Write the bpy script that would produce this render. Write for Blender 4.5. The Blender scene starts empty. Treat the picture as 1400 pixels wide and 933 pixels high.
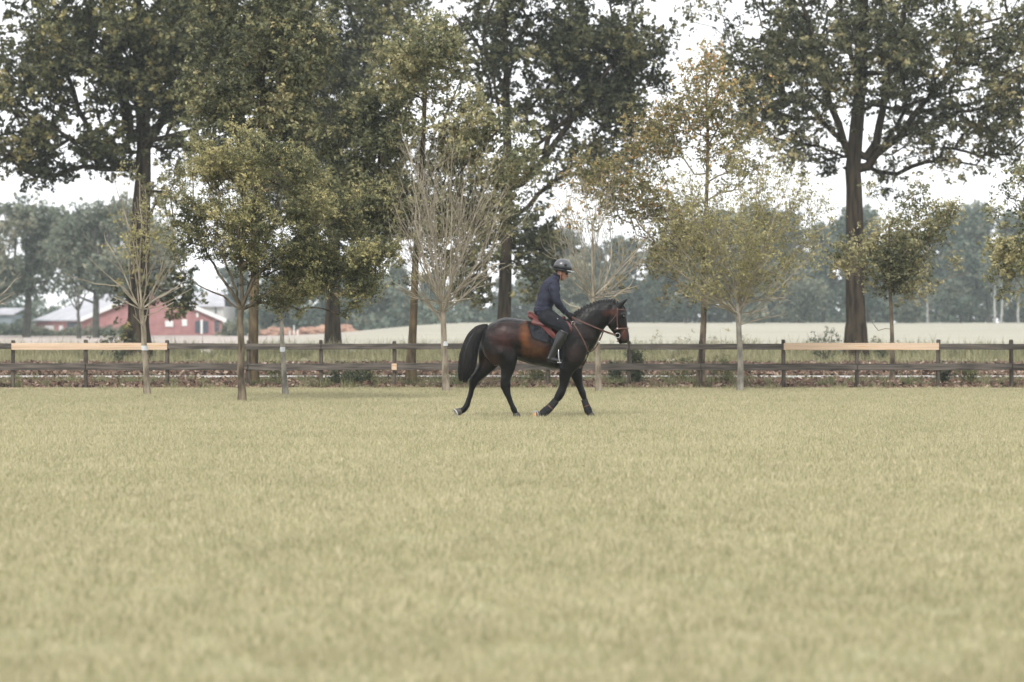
import bpy, bmesh, math, random
import numpy as np
from mathutils import Vector, Matrix
from mathutils.bvhtree import BVHTree
from mathutils import noise as mnoise

S = bpy.context.scene
COL = S.collection
rng = np.random.default_rng(7)
random.seed(7)

# ------------------------------------------------------------------ camera
F = 3305.0            # focal length in photo pixels (85 mm on a 36 mm frame)
CAMZ = 1.39
HZ = 442.0            # photo row of the horizon
PITCH = math.atan((466.5 - HZ) / F)
cam_d = bpy.data.cameras.new('camera')
cam = bpy.data.objects.new('camera', cam_d)
COL.objects.link(cam)
cam.location = (0, 0, CAMZ)
cam.rotation_euler = (math.pi / 2 - PITCH, 0, 0)
cam_d.sensor_width = 36
cam_d.lens = 85
cam_d.clip_start = 0.1
cam_d.clip_end = 3000
cam_d.dof.use_dof = True
cam_d.dof.focus_distance = 36.5
cam_d.dof.aperture_fstop = 2.0
S.camera = cam

# ------------------------------------------------------------------ world and sun
SUN_EL, SUN_AZ = math.radians(48), math.radians(200)
w = bpy.data.worlds.new('World')
S.world = w
w.use_nodes = True
nt = w.node_tree
nt.nodes.clear()
sky = nt.nodes.new('ShaderNodeTexSky')
sky.sky_type = 'NISHITA'
sky.sun_disc = False
sky.sun_elevation = SUN_EL
sky.sun_rotation = SUN_AZ
sky.air_density = 1.0
sky.dust_density = 3.0
hs = nt.nodes.new('ShaderNodeHueSaturation')
hs.inputs['Saturation'].default_value = 0.25
cl = nt.nodes.new('ShaderNodeMix')
cl.data_type = 'RGBA'
cl.inputs[0].default_value = 0.93          # closed cloud deck over the clear sky
cl.inputs[7].default_value = (9.6, 9.75, 10.0, 1)
bg = nt.nodes.new('ShaderNodeBackground')
bg.inputs['Strength'].default_value = 0.10
wo = nt.nodes.new('ShaderNodeOutputWorld')
nt.links.new(sky.outputs[0], hs.inputs['Color'])
nt.links.new(hs.outputs[0], cl.inputs[6])
nt.links.new(cl.outputs[2], bg.inputs['Color'])
nt.links.new(bg.outputs[0], wo.inputs['Surface'])

sd = bpy.data.lights.new('sun', 'SUN')
sd.energy = 1.5
sd.angle = math.radians(14)
sd.color = (1.0, 0.96, 0.9)
sun = bpy.data.objects.new('sun', sd)
COL.objects.link(sun)
_v = Vector((math.sin(SUN_AZ) * math.cos(SUN_EL), math.cos(SUN_AZ) * math.cos(SUN_EL), math.sin(SUN_EL)))
sun.rotation_euler = _v.to_track_quat('Z', 'Y').to_euler()
sun.location = (0, 0, 40)

S.view_settings.view_transform = 'Standard'
S.view_settings.look = 'None'
S.view_settings.exposure = 0.8
S.view_settings.gamma = 1.0
S.cycles.use_denoising = True
S.cycles.max_bounces = 6
S.cycles.diffuse_bounces = 3
S.cycles.transmission_bounces = 4
S.cycles.volume_bounces = 0
S.cycles.transparent_max_bounces = 8
S.cycles.use_adaptive_sampling = True
S.cycles.adaptive_threshold = 0.02

# ------------------------------------------------------------------ helpers
def P(px, py, Y):
    """photo pixel at depth Y -> world point"""
    a = math.atan((466.5 - py) / F) - PITCH
    return Vector(((px - 700.0) / F * Y, Y, CAMZ + Y * math.tan(a)))

def link(o, parent=None):
    COL.objects.link(o)
    if parent is not None:
        o.parent = parent
    return o

def tag(o, label=None, cat=None, group=None, kind=None):
    if label: o['label'] = label
    if cat: o['category'] = cat
    if group: o['group'] = group
    if kind: o['kind'] = kind
    return o

def empty(name, loc, label=None, cat=None, group=None, rz=0.0):
    o = bpy.data.objects.new(name, None)
    o.empty_display_size = 0.2
    o.location = loc
    o.rotation_euler = (0, 0, rz)
    link(o)
    return tag(o, label, cat, group)

def shade(me, smooth=True):
    me.polygons.foreach_set('use_smooth', [smooth] * len(me.polygons))

def mesh_obj(name, verts, faces, mat, parent=None, smooth=False):
    me = bpy.data.meshes.new(name)
    me.from_pydata([tuple(v) for v in verts], [], [tuple(f) for f in faces])
    me.update()
    shade(me, smooth)
    if mat: me.materials.append(mat)
    return link(bpy.data.objects.new(name, me), parent)

def bm_obj(name, bm, mat, parent=None, smooth=False):
    me = bpy.data.meshes.new(name)
    bmesh.ops.recalc_face_normals(bm, faces=bm.faces[:])
    bm.to_mesh(me); bm.free()
    shade(me, smooth)
    if mat: me.materials.append(mat)
    return link(bpy.data.objects.new(name, me), parent)

def np_mesh(name, V, Q, mat, attr=None, smooth=False):
    """V (n,3), Q (m,k) uniform polygon size"""
    me = bpy.data.meshes.new(name)
    n, (m, k) = len(V), Q.shape
    me.vertices.add(n)
    me.vertices.foreach_set('co', np.asarray(V, np.float32).ravel())
    me.loops.add(m * k)
    me.loops.foreach_set('vertex_index', np.asarray(Q, np.int32).ravel())
    me.polygons.add(m)
    me.polygons.foreach_set('loop_start', np.arange(0, m * k, k, dtype=np.int32))
    me.polygons.foreach_set('loop_total', np.full(m, k, np.int32))
    if attr is not None:
        at = me.attributes.new('tint', 'FLOAT', 'FACE')
        at.data.foreach_set('value', np.asarray(attr, np.float32))
    me.update(calc_edges=True)
    me.validate()
    shade(me, smooth)
    if mat: me.materials.append(mat)
    return me

def box(bm, x0, x1, y0, y1, z0, z1):
    vs = [bm.verts.new((x, y, z)) for x in (x0, x1) for y in (y0, y1) for z in (z0, z1)]
    for f in ((0, 1, 3, 2), (4, 6, 7, 5), (0, 4, 5, 1), (2, 3, 7, 6), (0, 2, 6, 4), (1, 5, 7, 3)):
        bm.faces.new([vs[i] for i in f])
    return vs

# ------------------------------------------------------------------ materials
def mat(name, c1, c2=None, scale=6.0, rough=0.8, spec=0.3, bump=0.0, bscale=None, stretch=(1, 1, 1),
        coords='Object', c3=None, detail=5.0, lo=0.35, hi=0.65, coat=0.0, metallic=0.0):
    m = bpy.data.materials.new(name)
    m.use_nodes = True
    N, L = m.node_tree.nodes, m.node_tree.links
    b = N['Principled BSDF']
    b.inputs['Roughness'].default_value = rough
    b.inputs['Specular IOR Level'].default_value = spec
    b.inputs['Coat Weight'].default_value = coat
    b.inputs['Metallic'].default_value = metallic
    if c2 is None:
        b.inputs['Base Color'].default_value = (*c1, 1)
    if c2 is not None or bump:
        if coords == 'World':
            g = N.new('ShaderNodeNewGeometry'); src = g.outputs['Position']
        else:
            t = N.new('ShaderNodeTexCoord'); src = t.outputs['Object']
        mp = N.new('ShaderNodeMapping'); mp.inputs['Scale'].default_value = stretch
        L.new(src, mp.inputs[0])
    if c2 is not None:
        n = N.new('ShaderNodeTexNoise'); n.inputs['Scale'].default_value = scale
        n.inputs['Detail'].default_value = detail
        L.new(mp.outputs[0], n.inputs['Vector'])
        r = N.new('ShaderNodeValToRGB')
        r.color_ramp.elements[0].position = lo; r.color_ramp.elements[0].color = (*c1, 1)
        r.color_ramp.elements[1].position = hi; r.color_ramp.elements[1].color = (*c2, 1)
        if c3 is not None:
            e = r.color_ramp.elements.new(min(0.98, hi + 0.12)); e.color = (*c3, 1)
        L.new(n.outputs['Fac'], r.inputs[0]); L.new(r.outputs[0], b.inputs['Base Color'])
    if bump:
        n2 = N.new('ShaderNodeTexNoise'); n2.inputs['Scale'].default_value = bscale or scale * 3
        n2.inputs['Detail'].default_value = 6
        L.new(mp.outputs[0], n2.inputs['Vector'])
        bp = N.new('ShaderNodeBump'); bp.inputs['Strength'].default_value = bump
        bp.inputs['Distance'].default_value = 0.02
        L.new(n2.outputs['Fac'], bp.inputs['Height']); L.new(bp.outputs[0], b.inputs['Normal'])
    return m

def leaf_mat(name, cols, trans=0.3, rough=0.55, patch=None, pscale=0.5):
    """cols: list of (pos, rgb) over the per-leaf 'tint' attribute"""
    m = bpy.data.materials.new(name)
    m.use_nodes = True
    N, L = m.node_tree.nodes, m.node_tree.links
    b = N['Principled BSDF']; out = N['Material Output']
    a = N.new('ShaderNodeAttribute'); a.attribute_name = 'tint'
    r = N.new('ShaderNodeValToRGB'); els = r.color_ramp.elements
    while len(els) < len(cols): els.new(0.5)
    for e, (p, c) in zip(els, cols):
        e.position = p; e.color = (*c, 1)
    L.new(a.outputs['Fac'], r.inputs[0])
    col = r.outputs[0]
    if patch:
        g = N.new('ShaderNodeNewGeometry')
        n = N.new('ShaderNodeTexNoise'); n.inputs['Scale'].default_value = pscale; n.inputs['Detail'].default_value = 4
        L.new(g.outputs['Position'], n.inputs['Vector'])
        mr = N.new('ShaderNodeMapRange'); mr.inputs[1].default_value = 0.28; mr.inputs[2].default_value = 0.72
        L.new(n.outputs['Fac'], mr.inputs[0])
        mx = N.new('ShaderNodeMix'); mx.data_type = 'RGBA'; mx.blend_type = 'MULTIPLY'
        L.new(mr.outputs[0], mx.inputs[0]); L.new(col, mx.inputs[6]); mx.inputs[7].default_value = (*patch, 1)
        col = mx.outputs[2]
    L.new(col, b.inputs['Base Color'])
    b.inputs['Roughness'].default_value = rough
    b.inputs['Specular IOR Level'].default_value = 0.35
    t = N.new('ShaderNodeBsdfTranslucent'); L.new(col, t.inputs['Color'])
    ms = N.new('ShaderNodeMixShader'); ms.inputs[0].default_value = trans
    L.new(b.outputs[0], ms.inputs[1]); L.new(t.outputs[0], ms.inputs[2]); L.new(ms.outputs[0], out.inputs['Surface'])
    return m

M = {}
M['oak_bark'] = mat('oak_bark', (0.018, 0.015, 0.012), (0.075, 0.058, 0.040), 5, 0.95, 0.1, 1.0, 9, (1.6, 1.6, 0.22))
M['brown_bark'] = mat('brown_bark', (0.050, 0.040, 0.030), (0.15, 0.115, 0.07), 6, 0.95, 0.1, 0.8, 18, (1.5, 1.5, 0.4), c3=(0.26, 0.17, 0.05))
M['lichen_bark'] = mat('lichen_bark', (0.055, 0.045, 0.035), (0.22, 0.18, 0.13), 9, 0.95, 0.1, 0.5, 20, (1, 1, 0.3), c3=(0.32, 0.22, 0.07))
M['pale_bark'] = mat('pale_bark', (0.13, 0.105, 0.08), (0.33, 0.285, 0.22), 9, 0.9, 0.15, 0.4, 22, (1, 1, 0.35))
M['grey_bark'] = mat('grey_bark', (0.12, 0.11, 0.095), (0.30, 0.28, 0.24), 9, 0.9, 0.15, 0.4, 22, (1, 1, 0.4))
M['twig'] = mat('twig', (0.15, 0.125, 0.09), (0.27, 0.23, 0.17), 3, 0.9, 0.1)
M['far_bark'] = mat('far_bark', (0.05, 0.05, 0.045), (0.09, 0.085, 0.07), 2, 0.9, 0.1)
M['birch_bark'] = mat('birch_bark', (0.22, 0.215, 0.20), (0.42, 0.41, 0.39), 2, 0.8, 0.1)
M['old_wood'] = mat('old_wood', (0.055, 0.050, 0.045), (0.150, 0.134, 0.118), 3.2, 0.9, 0.15, 0.4, 16, (0.5, 3, 7), c3=(0.2, 0.18, 0.15))
M['post_wood'] = mat('post_wood', (0.05, 0.043, 0.036), (0.125, 0.108, 0.09), 5, 0.9, 0.15, 0.4, 18, (4, 4, 0.6))
M['new_wood'] = mat('new_wood', (0.48, 0.35, 0.245), (0.62, 0.475, 0.35), 2.5, 0.7, 0.25, 0.1, 12, (0.4, 3, 9), c3=(0.46, 0.27, 0.13), lo=0.3, hi=0.6)
M['metal'] = mat('metal', (0.55, 0.55, 0.56), rough=0.3, metallic=1.0)
M['white_tie'] = mat('white_tie', (0.7, 0.7, 0.7), (0.5, 0.52, 0.54), 8)

# ------------------------------------------------------------------ terrain
def sstep(a, b, x):
    t = np.clip((x - a) / (b - a), 0, 1)
    return t * t * (3 - 2 * t)

def terrain(x, y):
    """height of the land: flat lawn, then a field that climbs gently on the right"""
    x = np.asarray(x, float); y = np.asarray(y, float)
    side = sstep(-27, -7, x)
    z = side * 1.45 * sstep(95, 370, y)
    return z

def sheet(name, x0, x1, ys, nx, zoff, m, label=None, zf=None, seed=0, wob=0.0):
    xs = np.linspace(x0, x1, nx)
    X, Yy = np.meshgrid(xs, ys)
    Y2 = Yy.copy()
    if wob:
        r = np.random.default_rng(seed)
        for k in range(5):
            f = r.uniform(0.15, 1.4); p = r.uniform(0, 6)
            e = np.zeros_like(Yy); e[0] = 1; e[-1] = 1
            Y2 += wob / 3 * np.sin(X * f + p) * e
    Z = terrain(X, Y2) + zoff
    if zf is not None: Z = Z + zf(X, Y2)
    V = np.stack([X.ravel(), Y2.ravel(), Z.ravel()], 1)
    ny = len(ys)
    i = np.arange((ny - 1) * (nx - 1)); r_, c_ = i // (nx - 1), i % (nx - 1)
    a = r_ * nx + c_
    Q = np.stack([a, a + 1, a + nx + 1, a + nx], 1)
    me = np_mesh(name, V, Q, m, smooth=True)
    o = link(bpy.data.objects.new(name, me))
    return tag(o, kind='structure')

M['soil'] = mat('soil', (0.09, 0.08, 0.05), (0.17, 0.15, 0.09), 3, 0.95, 0.1, coords='World')
M['lawn_floor'] = mat('lawn_floor', (0.27, 0.26, 0.155), (0.32, 0.31, 0.19), 1.3, 0.95, 0.05, 0.5, 60, coords='World')
M['litter'] = mat('litter', (0.10, 0.075, 0.055), (0.24, 0.18, 0.135), 3.5, 0.95, 0.1, 0.5, 12, coords='World', c3=(0.15, 0.15, 0.08))
M['asphalt'] = mat('asphalt', (0.36, 0.35, 0.33), (0.46, 0.45, 0.43), 0.8, 0.85, 0.2, coords='World')
M['sand'] = mat('sand', (0.42, 0.38, 0.31), (0.56, 0.52, 0.44), 0.7, 0.9, 0.1, coords='World')
M['dirt_edge'] = mat('dirt_edge', (0.28, 0.21, 0.15), (0.42, 0.34, 0.26), 2.5, 0.95, 0.1, coords='World')

def field_mat():
    m = bpy.data.materials.new('field'); m.use_nodes = True
    N, L = m.node_tree.nodes, m.node_tree.links
    b = N['Principled BSDF']; b.inputs['Roughness'].default_value = 1; b.inputs['Specular IOR Level'].default_value = 0.05
    g = N.new('ShaderNodeNewGeometry')
    mp = N.new('ShaderNodeMapping'); mp.inputs['Scale'].default_value = (0.05, 0.4, 1)
    L.new(g.outputs['Position'], mp.inputs[0])
    n = N.new('ShaderNodeTexNoise'); n.inputs['Scale'].default_value = 1; n.inputs['Detail'].default_value = 8
    L.new(mp.outputs[0], n.inputs['Vector'])
    r1 = N.new('ShaderNodeValToRGB'); r2 = N.new('ShaderNodeValToRGB')
    for r, a, c in ((r1, (0.33, 0.285, 0.26), (0.43, 0.375, 0.34)), (r2, (0.29, 0.275, 0.225), (0.385, 0.365, 0.295))):
        r.color_ramp.elements[0].position = .35; r.color_ramp.elements[1].position = .65
        r.color_ramp.elements[0].color = (*a, 1); r.color_ramp.elements[1].color = (*c, 1)
        L.new(n.outputs['Fac'], r.inputs[0])
    sx = N.new('ShaderNodeSeparateXYZ'); L.new(g.outputs['Position'], sx.inputs[0])
    mr = N.new('ShaderNodeMapRange'); mr.inputs[1].default_value = -24; mr.inputs[2].default_value = -12
    L.new(sx.outputs['X'], mr.inputs[0])
    mx = N.new('ShaderNodeMix'); mx.data_type = 'RGBA'
    L.new(mr.outputs[0], mx.inputs[0]); L.new(r1.outputs[0], mx.inputs[6]); L.new(r2.outputs[0], mx.inputs[7])
    L.new(mx.outputs[2], b.inputs['Base Color'])
    return m
M['field'] = field_mat()

sheet('ground', -235, 235, np.concatenate([np.linspace(-12, 90, 12), np.linspace(95, 590, 80)]), 120, -0.09, M['soil'])
sheet('lawn', -60, 60, np.linspace(-10, 51.2, 30), 60, -0.028, M['lawn_floor'])
sheet('bare_soil_edge', -60, 60, np.array([50.9, 51.9]), 200, 0.004, M['dirt_edge'], wob=0.12, seed=3)
def verge_h(x, y):
    return 0.02 * np.sin(x * .9) * np.exp(-((y - 55) / 1.5) ** 2)
sheet('verge', -70, 70, np.linspace(51.8, 59.8, 14), 160, 0.0, M['litter'], zf=verge_h)
sheet('road', -75, 75, np.linspace(59.7, 62.7, 4), 100, 0.03, M['asphalt'])
sheet('far_verge', -80, 80, np.linspace(62.6, 97, 22), 100, 0.0, M['litter'],
      zf=lambda x, y: 0.05 * np.exp(-((y - 70) / 4) ** 2))
sheet('sand_track', -22, 80, np.linspace(87.5, 91.5, 4), 60, 0.03, M['sand'], wob=0.3, seed=5)
sheet('field', -230, 230, np.concatenate([np.linspace(96.5, 200, 40), np.linspace(210, 585, 60)]), 160, 0.0, M['field'])

# ------------------------------------------------------------------ instanced ground cover (stuff)
HID = bpy.data.collections.new('sources')     # never linked to the scene: only instanced

def tuft(name, n, rad, h, wd, lean, m, seed, hvar=0.4, curl=0.3):
    r = np.random.default_rng(seed)
    V, Q, T = [], [], []
    for i in range(n):
        a = r.uniform(0, 2 * math.pi); d = rad * math.sqrt(r.uniform())
        bx, by = d * math.cos(a), d * math.sin(a)
        hh = h * (1 + hvar * r.normal()); hh = max(hh, h * 0.3)
        la = r.uniform(0, 2 * math.pi); le = lean * r.uniform(0.1, 1) * hh
        fa = r.uniform(0, math.pi); fx, fy = math.cos(fa) * wd / 2, math.sin(fa) * wd / 2
        mx_, my_ = bx + math.cos(la) * le * 0.35, by + math.sin(la) * le * 0.35
        tx, ty = bx + math.cos(la) * le, by + math.sin(la) * le
        k = len(V)
        V += [(bx - fx, by - fy, -0.004), (bx + fx, by + fy, -0.004), (mx_ + fx * .8, my_ + fy * .8, hh * 0.6), (mx_ - fx * .8, my_ - fy * .8, hh * .6),
              (tx + fx * .15, ty + fy * .15, hh * (1 - curl * le / hh * .4)), (tx - fx * .15, ty - fy * .15, hh * (1 - curl * le / hh * .4))]
        Q += [(k, k + 1, k + 2, k + 3), (k + 3, k + 2, k + 4, k + 5)]
        t = r.uniform(); T += [t, t]
    me = np_mesh(name, np.array(V), np.array(Q), m, attr=T)
    o = bpy.data.objects.new(name, me); HID.objects.link(o)
    return o

def scatter(name, area_verts, area_faces, density, sources, label=None, smin=0.7, smax=1.3, seed=0, tilt=0.12, masky=None):
    me = bpy.data.meshes.new(name)
    me.from_pydata(area_verts, [], area_faces); me.update()
    o = link(bpy.data.objects.new(name, me))
    tag(o, label, kind='stuff')
    c = bpy.data.collections.new(name + '_sources')
    for s_ in sources: c.objects.link(s_)
    g = bpy.data.node_groups.new(name, 'GeometryNodeTree')
    g.interface.new_socket('Geometry', in_out='INPUT', socket_type='NodeSocketGeometry')
    g.interface.new_socket('Geometry', in_out='OUTPUT', socket_type='NodeSocketGeometry')
    N, L = g.nodes, g.links
    gi, go = N.new('NodeGroupInput'), N.new('NodeGroupOutput')
    d = N.new('GeometryNodeDistributePointsOnFaces'); d.inputs['Density'].default_value = density; d.inputs['Seed'].default_value = seed
    if masky is not None:
        ps = N.new('GeometryNodeInputPosition'); nz = N.new('ShaderNodeTexNoise'); nz.inputs['Scale'].default_value = masky
        nz.inputs['Detail'].default_value = 2
        mr = N.new('ShaderNodeMapRange'); mr.inputs[1].default_value = 0.42; mr.inputs[2].default_value = 0.62
        mr.inputs[3].default_value = 0.0; mr.inputs[4].default_value = density
        L.new(ps.outputs[0], nz.inputs['Vector']); L.new(nz.outputs[0], mr.inputs[0]); L.new(mr.outputs[0], d.inputs['Density'])
    ci = N.new('GeometryNodeCollectionInfo'); ci.inputs['Collection'].default_value = c
    ci.inputs['Separate Children'].default_value = True; ci.inputs['Reset Children'].default_value = True
    io = N.new('GeometryNodeInstanceOnPoints'); io.inputs['Pick Instance'].default_value = True
    rr = N.new('FunctionNodeRandomValue'); rr.data_type = 'FLOAT_VECTOR'
    rr.inputs[0].default_value = (-tilt, -tilt, 0); rr.inputs[1].default_value = (tilt, tilt, 6.283)
    rs = N.new('FunctionNodeRandomValue'); rs.data_type = 'FLOAT'
    rs.inputs[2].default_value = smin; rs.inputs[3].default_value = smax; rs.inputs['Seed'].default_value = 5
    L.new(gi.outputs[0], d.inputs['Mesh']); L.new(d.outputs['Points'], io.inputs['Points'])
    L.new(ci.outputs[0], io.inputs['Instance']); L.new(rr.outputs[0], io.inputs['Rotation'])
    L.new(rs.outputs[1], io.inputs['Scale']); L.new(io.outputs[0], go.inputs[0])
    md = o.modifiers.new('scatter', 'NODES'); md.node_group = g
    return o

M['grass'] = leaf_mat('grass', [(0, (0.235, 0.243, 0.13)), (0.3, (0.395, 0.375, 0.22)), (0.65, (0.56, 0.505, 0.325)), (1, (0.74, 0.64, 0.475))],
                      trans=0.35, rough=0.6, patch=(0.86, 0.87, 0.83), pscale=0.45)
M['weeds'] = leaf_mat('weeds', [(0, (0.10, 0.12, 0.055)), (0.5, (0.2, 0.21, 0.10)), (1, (0.36, 0.33, 0.19))], trans=0.3, patch=(0.7, 0.75, 0.7), pscale=0.4)
M['dead_leaf'] = leaf_mat('dead_leaf', [(0, (0.055, 0.04, 0.03)), (0.4, (0.13, 0.085, 0.062)), (0.72, (0.26, 0.17, 0.125)), (1, (0.42, 0.33, 0.25))], trans=0.15, rough=0.8)
M['tall_grass'] = leaf_mat('tall_grass', [(0, (0.17, 0.175, 0.09)), (0.5, (0.32, 0.30, 0.17)), (1, (0.52, 0.47, 0.31))], trans=0.3, patch=(0.8, 0.85, 0.75), pscale=0.15)

lawn_tufts = [tuft('lawn_tuft', 95, 0.17, 0.036, 0.0042, 1.0, M['grass'], 10 + i) for i in range(6)]
def trap(y0, y1, k=0.235, m=1.2, z=0.0):
    return [(-k * y0 - m, y0, z), (k * y0 + m, y0, z), (k * y1 + m, y1, z), (-k * y1 - m, y1, z)], [(0, 1, 2, 3)]
v, f = trap(7.0, 51.3, z=-0.028)
scatter('grass', v, f, 56, lawn_tufts, 'short pale green and straw mown lawn grass', 0.7, 1.35, 1)
# scattered darker, slightly taller tussocks in the lawn
tall_tufts = [tuft('tussock', 70, 0.16, 0.052, 0.005, 0.8, M['grass'], 30 + i) for i in range(3)]
scatter('grass_tussocks', v, f, 1.6, tall_tufts, 'slightly longer tussocks of grass in the lawn', 0.7, 1.3, 9)

def leafbit(name, n, rad, size, m, seed, zmax=0.04):
    r = np.random.default_rng(seed)
    V, Q, T = [], [], []
    for i in range(n):
        c = np.array([r.normal() * rad * .6, r.normal() * rad * .6, r.uniform(0.005, zmax)])
        a = r.normal(size=3); a[2] *= .5; a /= np.linalg.norm(a)
        b = np.cross(a, r.normal(size=3)); b /= np.linalg.norm(b)
        l = size * r.uniform(.6, 1.3); k = len(V)
        V += [c - a * l / 2, c + b * l * .33, c + a * l / 2, c - b * l * .33 + np.array([0, 0, l * .1])]
        Q.append((k, k + 1, k + 2, k + 3)); T.append(r.uniform())
    me = np_mesh(name, np.array(V), np.array(Q), m, attr=T)
    o = bpy.data.objects.new(name, me); HID.objects.link(o); return o

litter_src = [leafbit('leaf_pile', 60, 0.3, 0.10, M['dead_leaf'], 50 + i, 0.045) for i in range(4)]
v, f = trap(52.0, 59.0, m=2, z=0.0)
scatter('leaf_litter', v, f, 12, litter_src, 'brown fallen leaves on the verge behind the fence', 0.7, 1.3, 3)
v, f = trap(63, 80, m=2, z=0.03)
scatter('leaf_litter_far', v, f, 7, litter_src, 'brown fallen leaves on the far side of the road', 0.8, 1.6, 4)
weed_src = [tuft('weed_tuft', 60, 0.16, 0.16, 0.010, 0.7, M['weeds'], 60 + i) for i in range(4)]
v, f = trap(51.9, 57.5, m=2, z=0.0)
scatter('verge_weeds', v, f, 16, weed_src, 'low weeds and bramble shoots among fallen leaves behind the fence', 0.4, 1.1, 6, masky=0.5)
edge_src = [tuft('edge_tuft', 60, 0.14, 0.07, 0.006, 0.7, M['tall_grass'], 75 + i) for i in range(3)]
v, f = trap(50.6, 51.9, m=2, z=-0.02)
scatter('lawn_edge_grass', v, f, 14, edge_src, 'longer grass along the lawn edge at the fence foot', 0.6, 1.4, 7, masky=1.3)
fg_src = [tuft('field_grass_tuft', 55, 0.35, 0.34, 0.02, 0.6, M['tall_grass'], 80 + i) for i in range(4)]
v, f = trap(91.6, 99, m=3, z=0.02)
scatter('field_edge_grass', v, f, 5, fg_src, 'tall grass along the edge of the field', 0.6, 1.5, 8, masky=0.25)
v, f = trap(76, 88, m=3, z=0.03)
scatter('far_verge_grass', v, f, 4.0, fg_src, 'rough grass on the far verge of the road', 0.4, 0.9, 11, masky=0.2)

# ------------------------------------------------------------------ tree machinery
def cosfield(seed, scale):
    r = np.random.default_rng(seed)
    K = r.normal(size=(14, 3)) / scale; Ph = r.uniform(0, 6.28, 14)
    return lambda p: np.cos(p @ K.T + Ph).sum(1) / math.sqrt(14 / 2)

def sample_blobs(blobs, n, r, Y, field=None, thr=-0.6):
    """blobs: (px, py, rx_px, ry_px, weight[, ry_depth_m[, dy]]) -> n points"""
    C, R, W = [], [], []
    for b in blobs:
        c = P(b[0], b[1], Y); s = Y / F
        dep = b[5] if len(b) > 5 and b[5] else b[2] * s * 0.9
        dy = b[6] if len(b) > 6 else 0.0
        C.append((c.x, c.y + dy, c.z)); R.append((b[2] * s, dep, b[3] * s)); W.append(b[4] * b[2] * b[3] * math.sqrt(dep))
    C, R, W = np.array(C), np.array(R), np.array(W); W = W / W.sum()
    out = np.zeros((0, 3))
    while len(out) < n:
        k = r.choice(len(C), n, p=W)
        d = r.normal(size=(n, 3)); d /= np.linalg.norm(d, axis=1)[:, None]
        rad = r.uniform(size=n) ** (1 / 2.3)
        p = C[k] + d * rad[:, None] * R[k]
        if field is not None:
            p = p[field(p) > thr]
        out = np.vstack([out, p])
    return out[:n]

class Net:
    def __init__(s):
        s.p, s.par, s.rad, s.plen = [], [], [], []
    def add(s, p, par, rad=0.0):
        s.p.append(np.array(p, float)); s.par.append(par); s.rad.append(rad)
        s.plen.append(0 if par < 0 else s.plen[par] + float(np.linalg.norm(s.p[-1] - s.p[par])))
        return len(s.p) - 1
    def poly(s, pts, rads, par=-1, step=0.4, jit=0.0, r=rng):
        pts = [np.array(p, float) for p in pts]; last = par
        if par < 0:
            last = s.add(pts[0], -1, rads[0])
        for i in range(1, len(pts)):
            a, b = pts[i - 1], pts[i]; d = np.linalg.norm(b - a); n = max(1, int(d / step))
            for k in range(1, n + 1):
                t = k / n
                last = s.add(a + (b - a) * t + r.normal(size=3) * jit, last, rads[i - 1] + (rads[i] - rads[i - 1]) * t)
        return last

def grow(net, targets, k, r, step, jit=0.25, start=0, rtip=0.006, power=2.3, up=0.25):
    """connect every target to the network by the cheapest link, then thicken towards the root"""
    fixed = len(net.p)
    order = np.argsort(np.linalg.norm(targets - net.p[start], axis=1))
    cap = fixed + len(targets) * 14
    PP = np.zeros((cap, 3)); PL = np.zeros(cap); n = fixed
    PP[:n] = net.p; PL[:n] = net.plen
    ends = []
    for ti in order:
        t = targets[ti]
        d = t - PP[start:n]; dist = np.sqrt((d * d).sum(1))
        cost = dist + k * PL[start:n] + np.maximum(0, -d[:, 2]) * up
        j = start + int(np.argmin(cost)); a = PP[j].copy(); L_ = dist[j - start]
        m = max(1, min(12, int(L_ / step))); last = j
        bend = r.normal(size=3) * jit * L_ * 0.3; bend[2] -= 0.0 * L_
        for q in range(1, m + 1):
            u = q / m
            p = a + (t - a) * u + bend * math.sin(math.pi * u) * .5
            p[2] += 0.08 * L_ * math.sin(math.pi * u)
            last = net.add(p, last)
            if n < cap:
                PP[n] = p; PL[n] = net.plen[-1]; n += 1
        ends.append(last)
    tips = np.zeros(len(net.p)); tips[ends] = 1
    for i in range(len(net.p) - 1, 0, -1):
        if net.par[i] >= 0: tips[net.par[i]] += tips[i]
    for i in range(len(net.p)):
        rr = rtip * max(1, tips[i]) ** (1 / power)
        if i >= fixed: net.rad[i] = rr
        if i >= fixed and net.par[i] >= 0:
            net.rad[i] = min(net.rad[i], net.rad[net.par[i]] * 0.97)
    return ends

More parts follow.
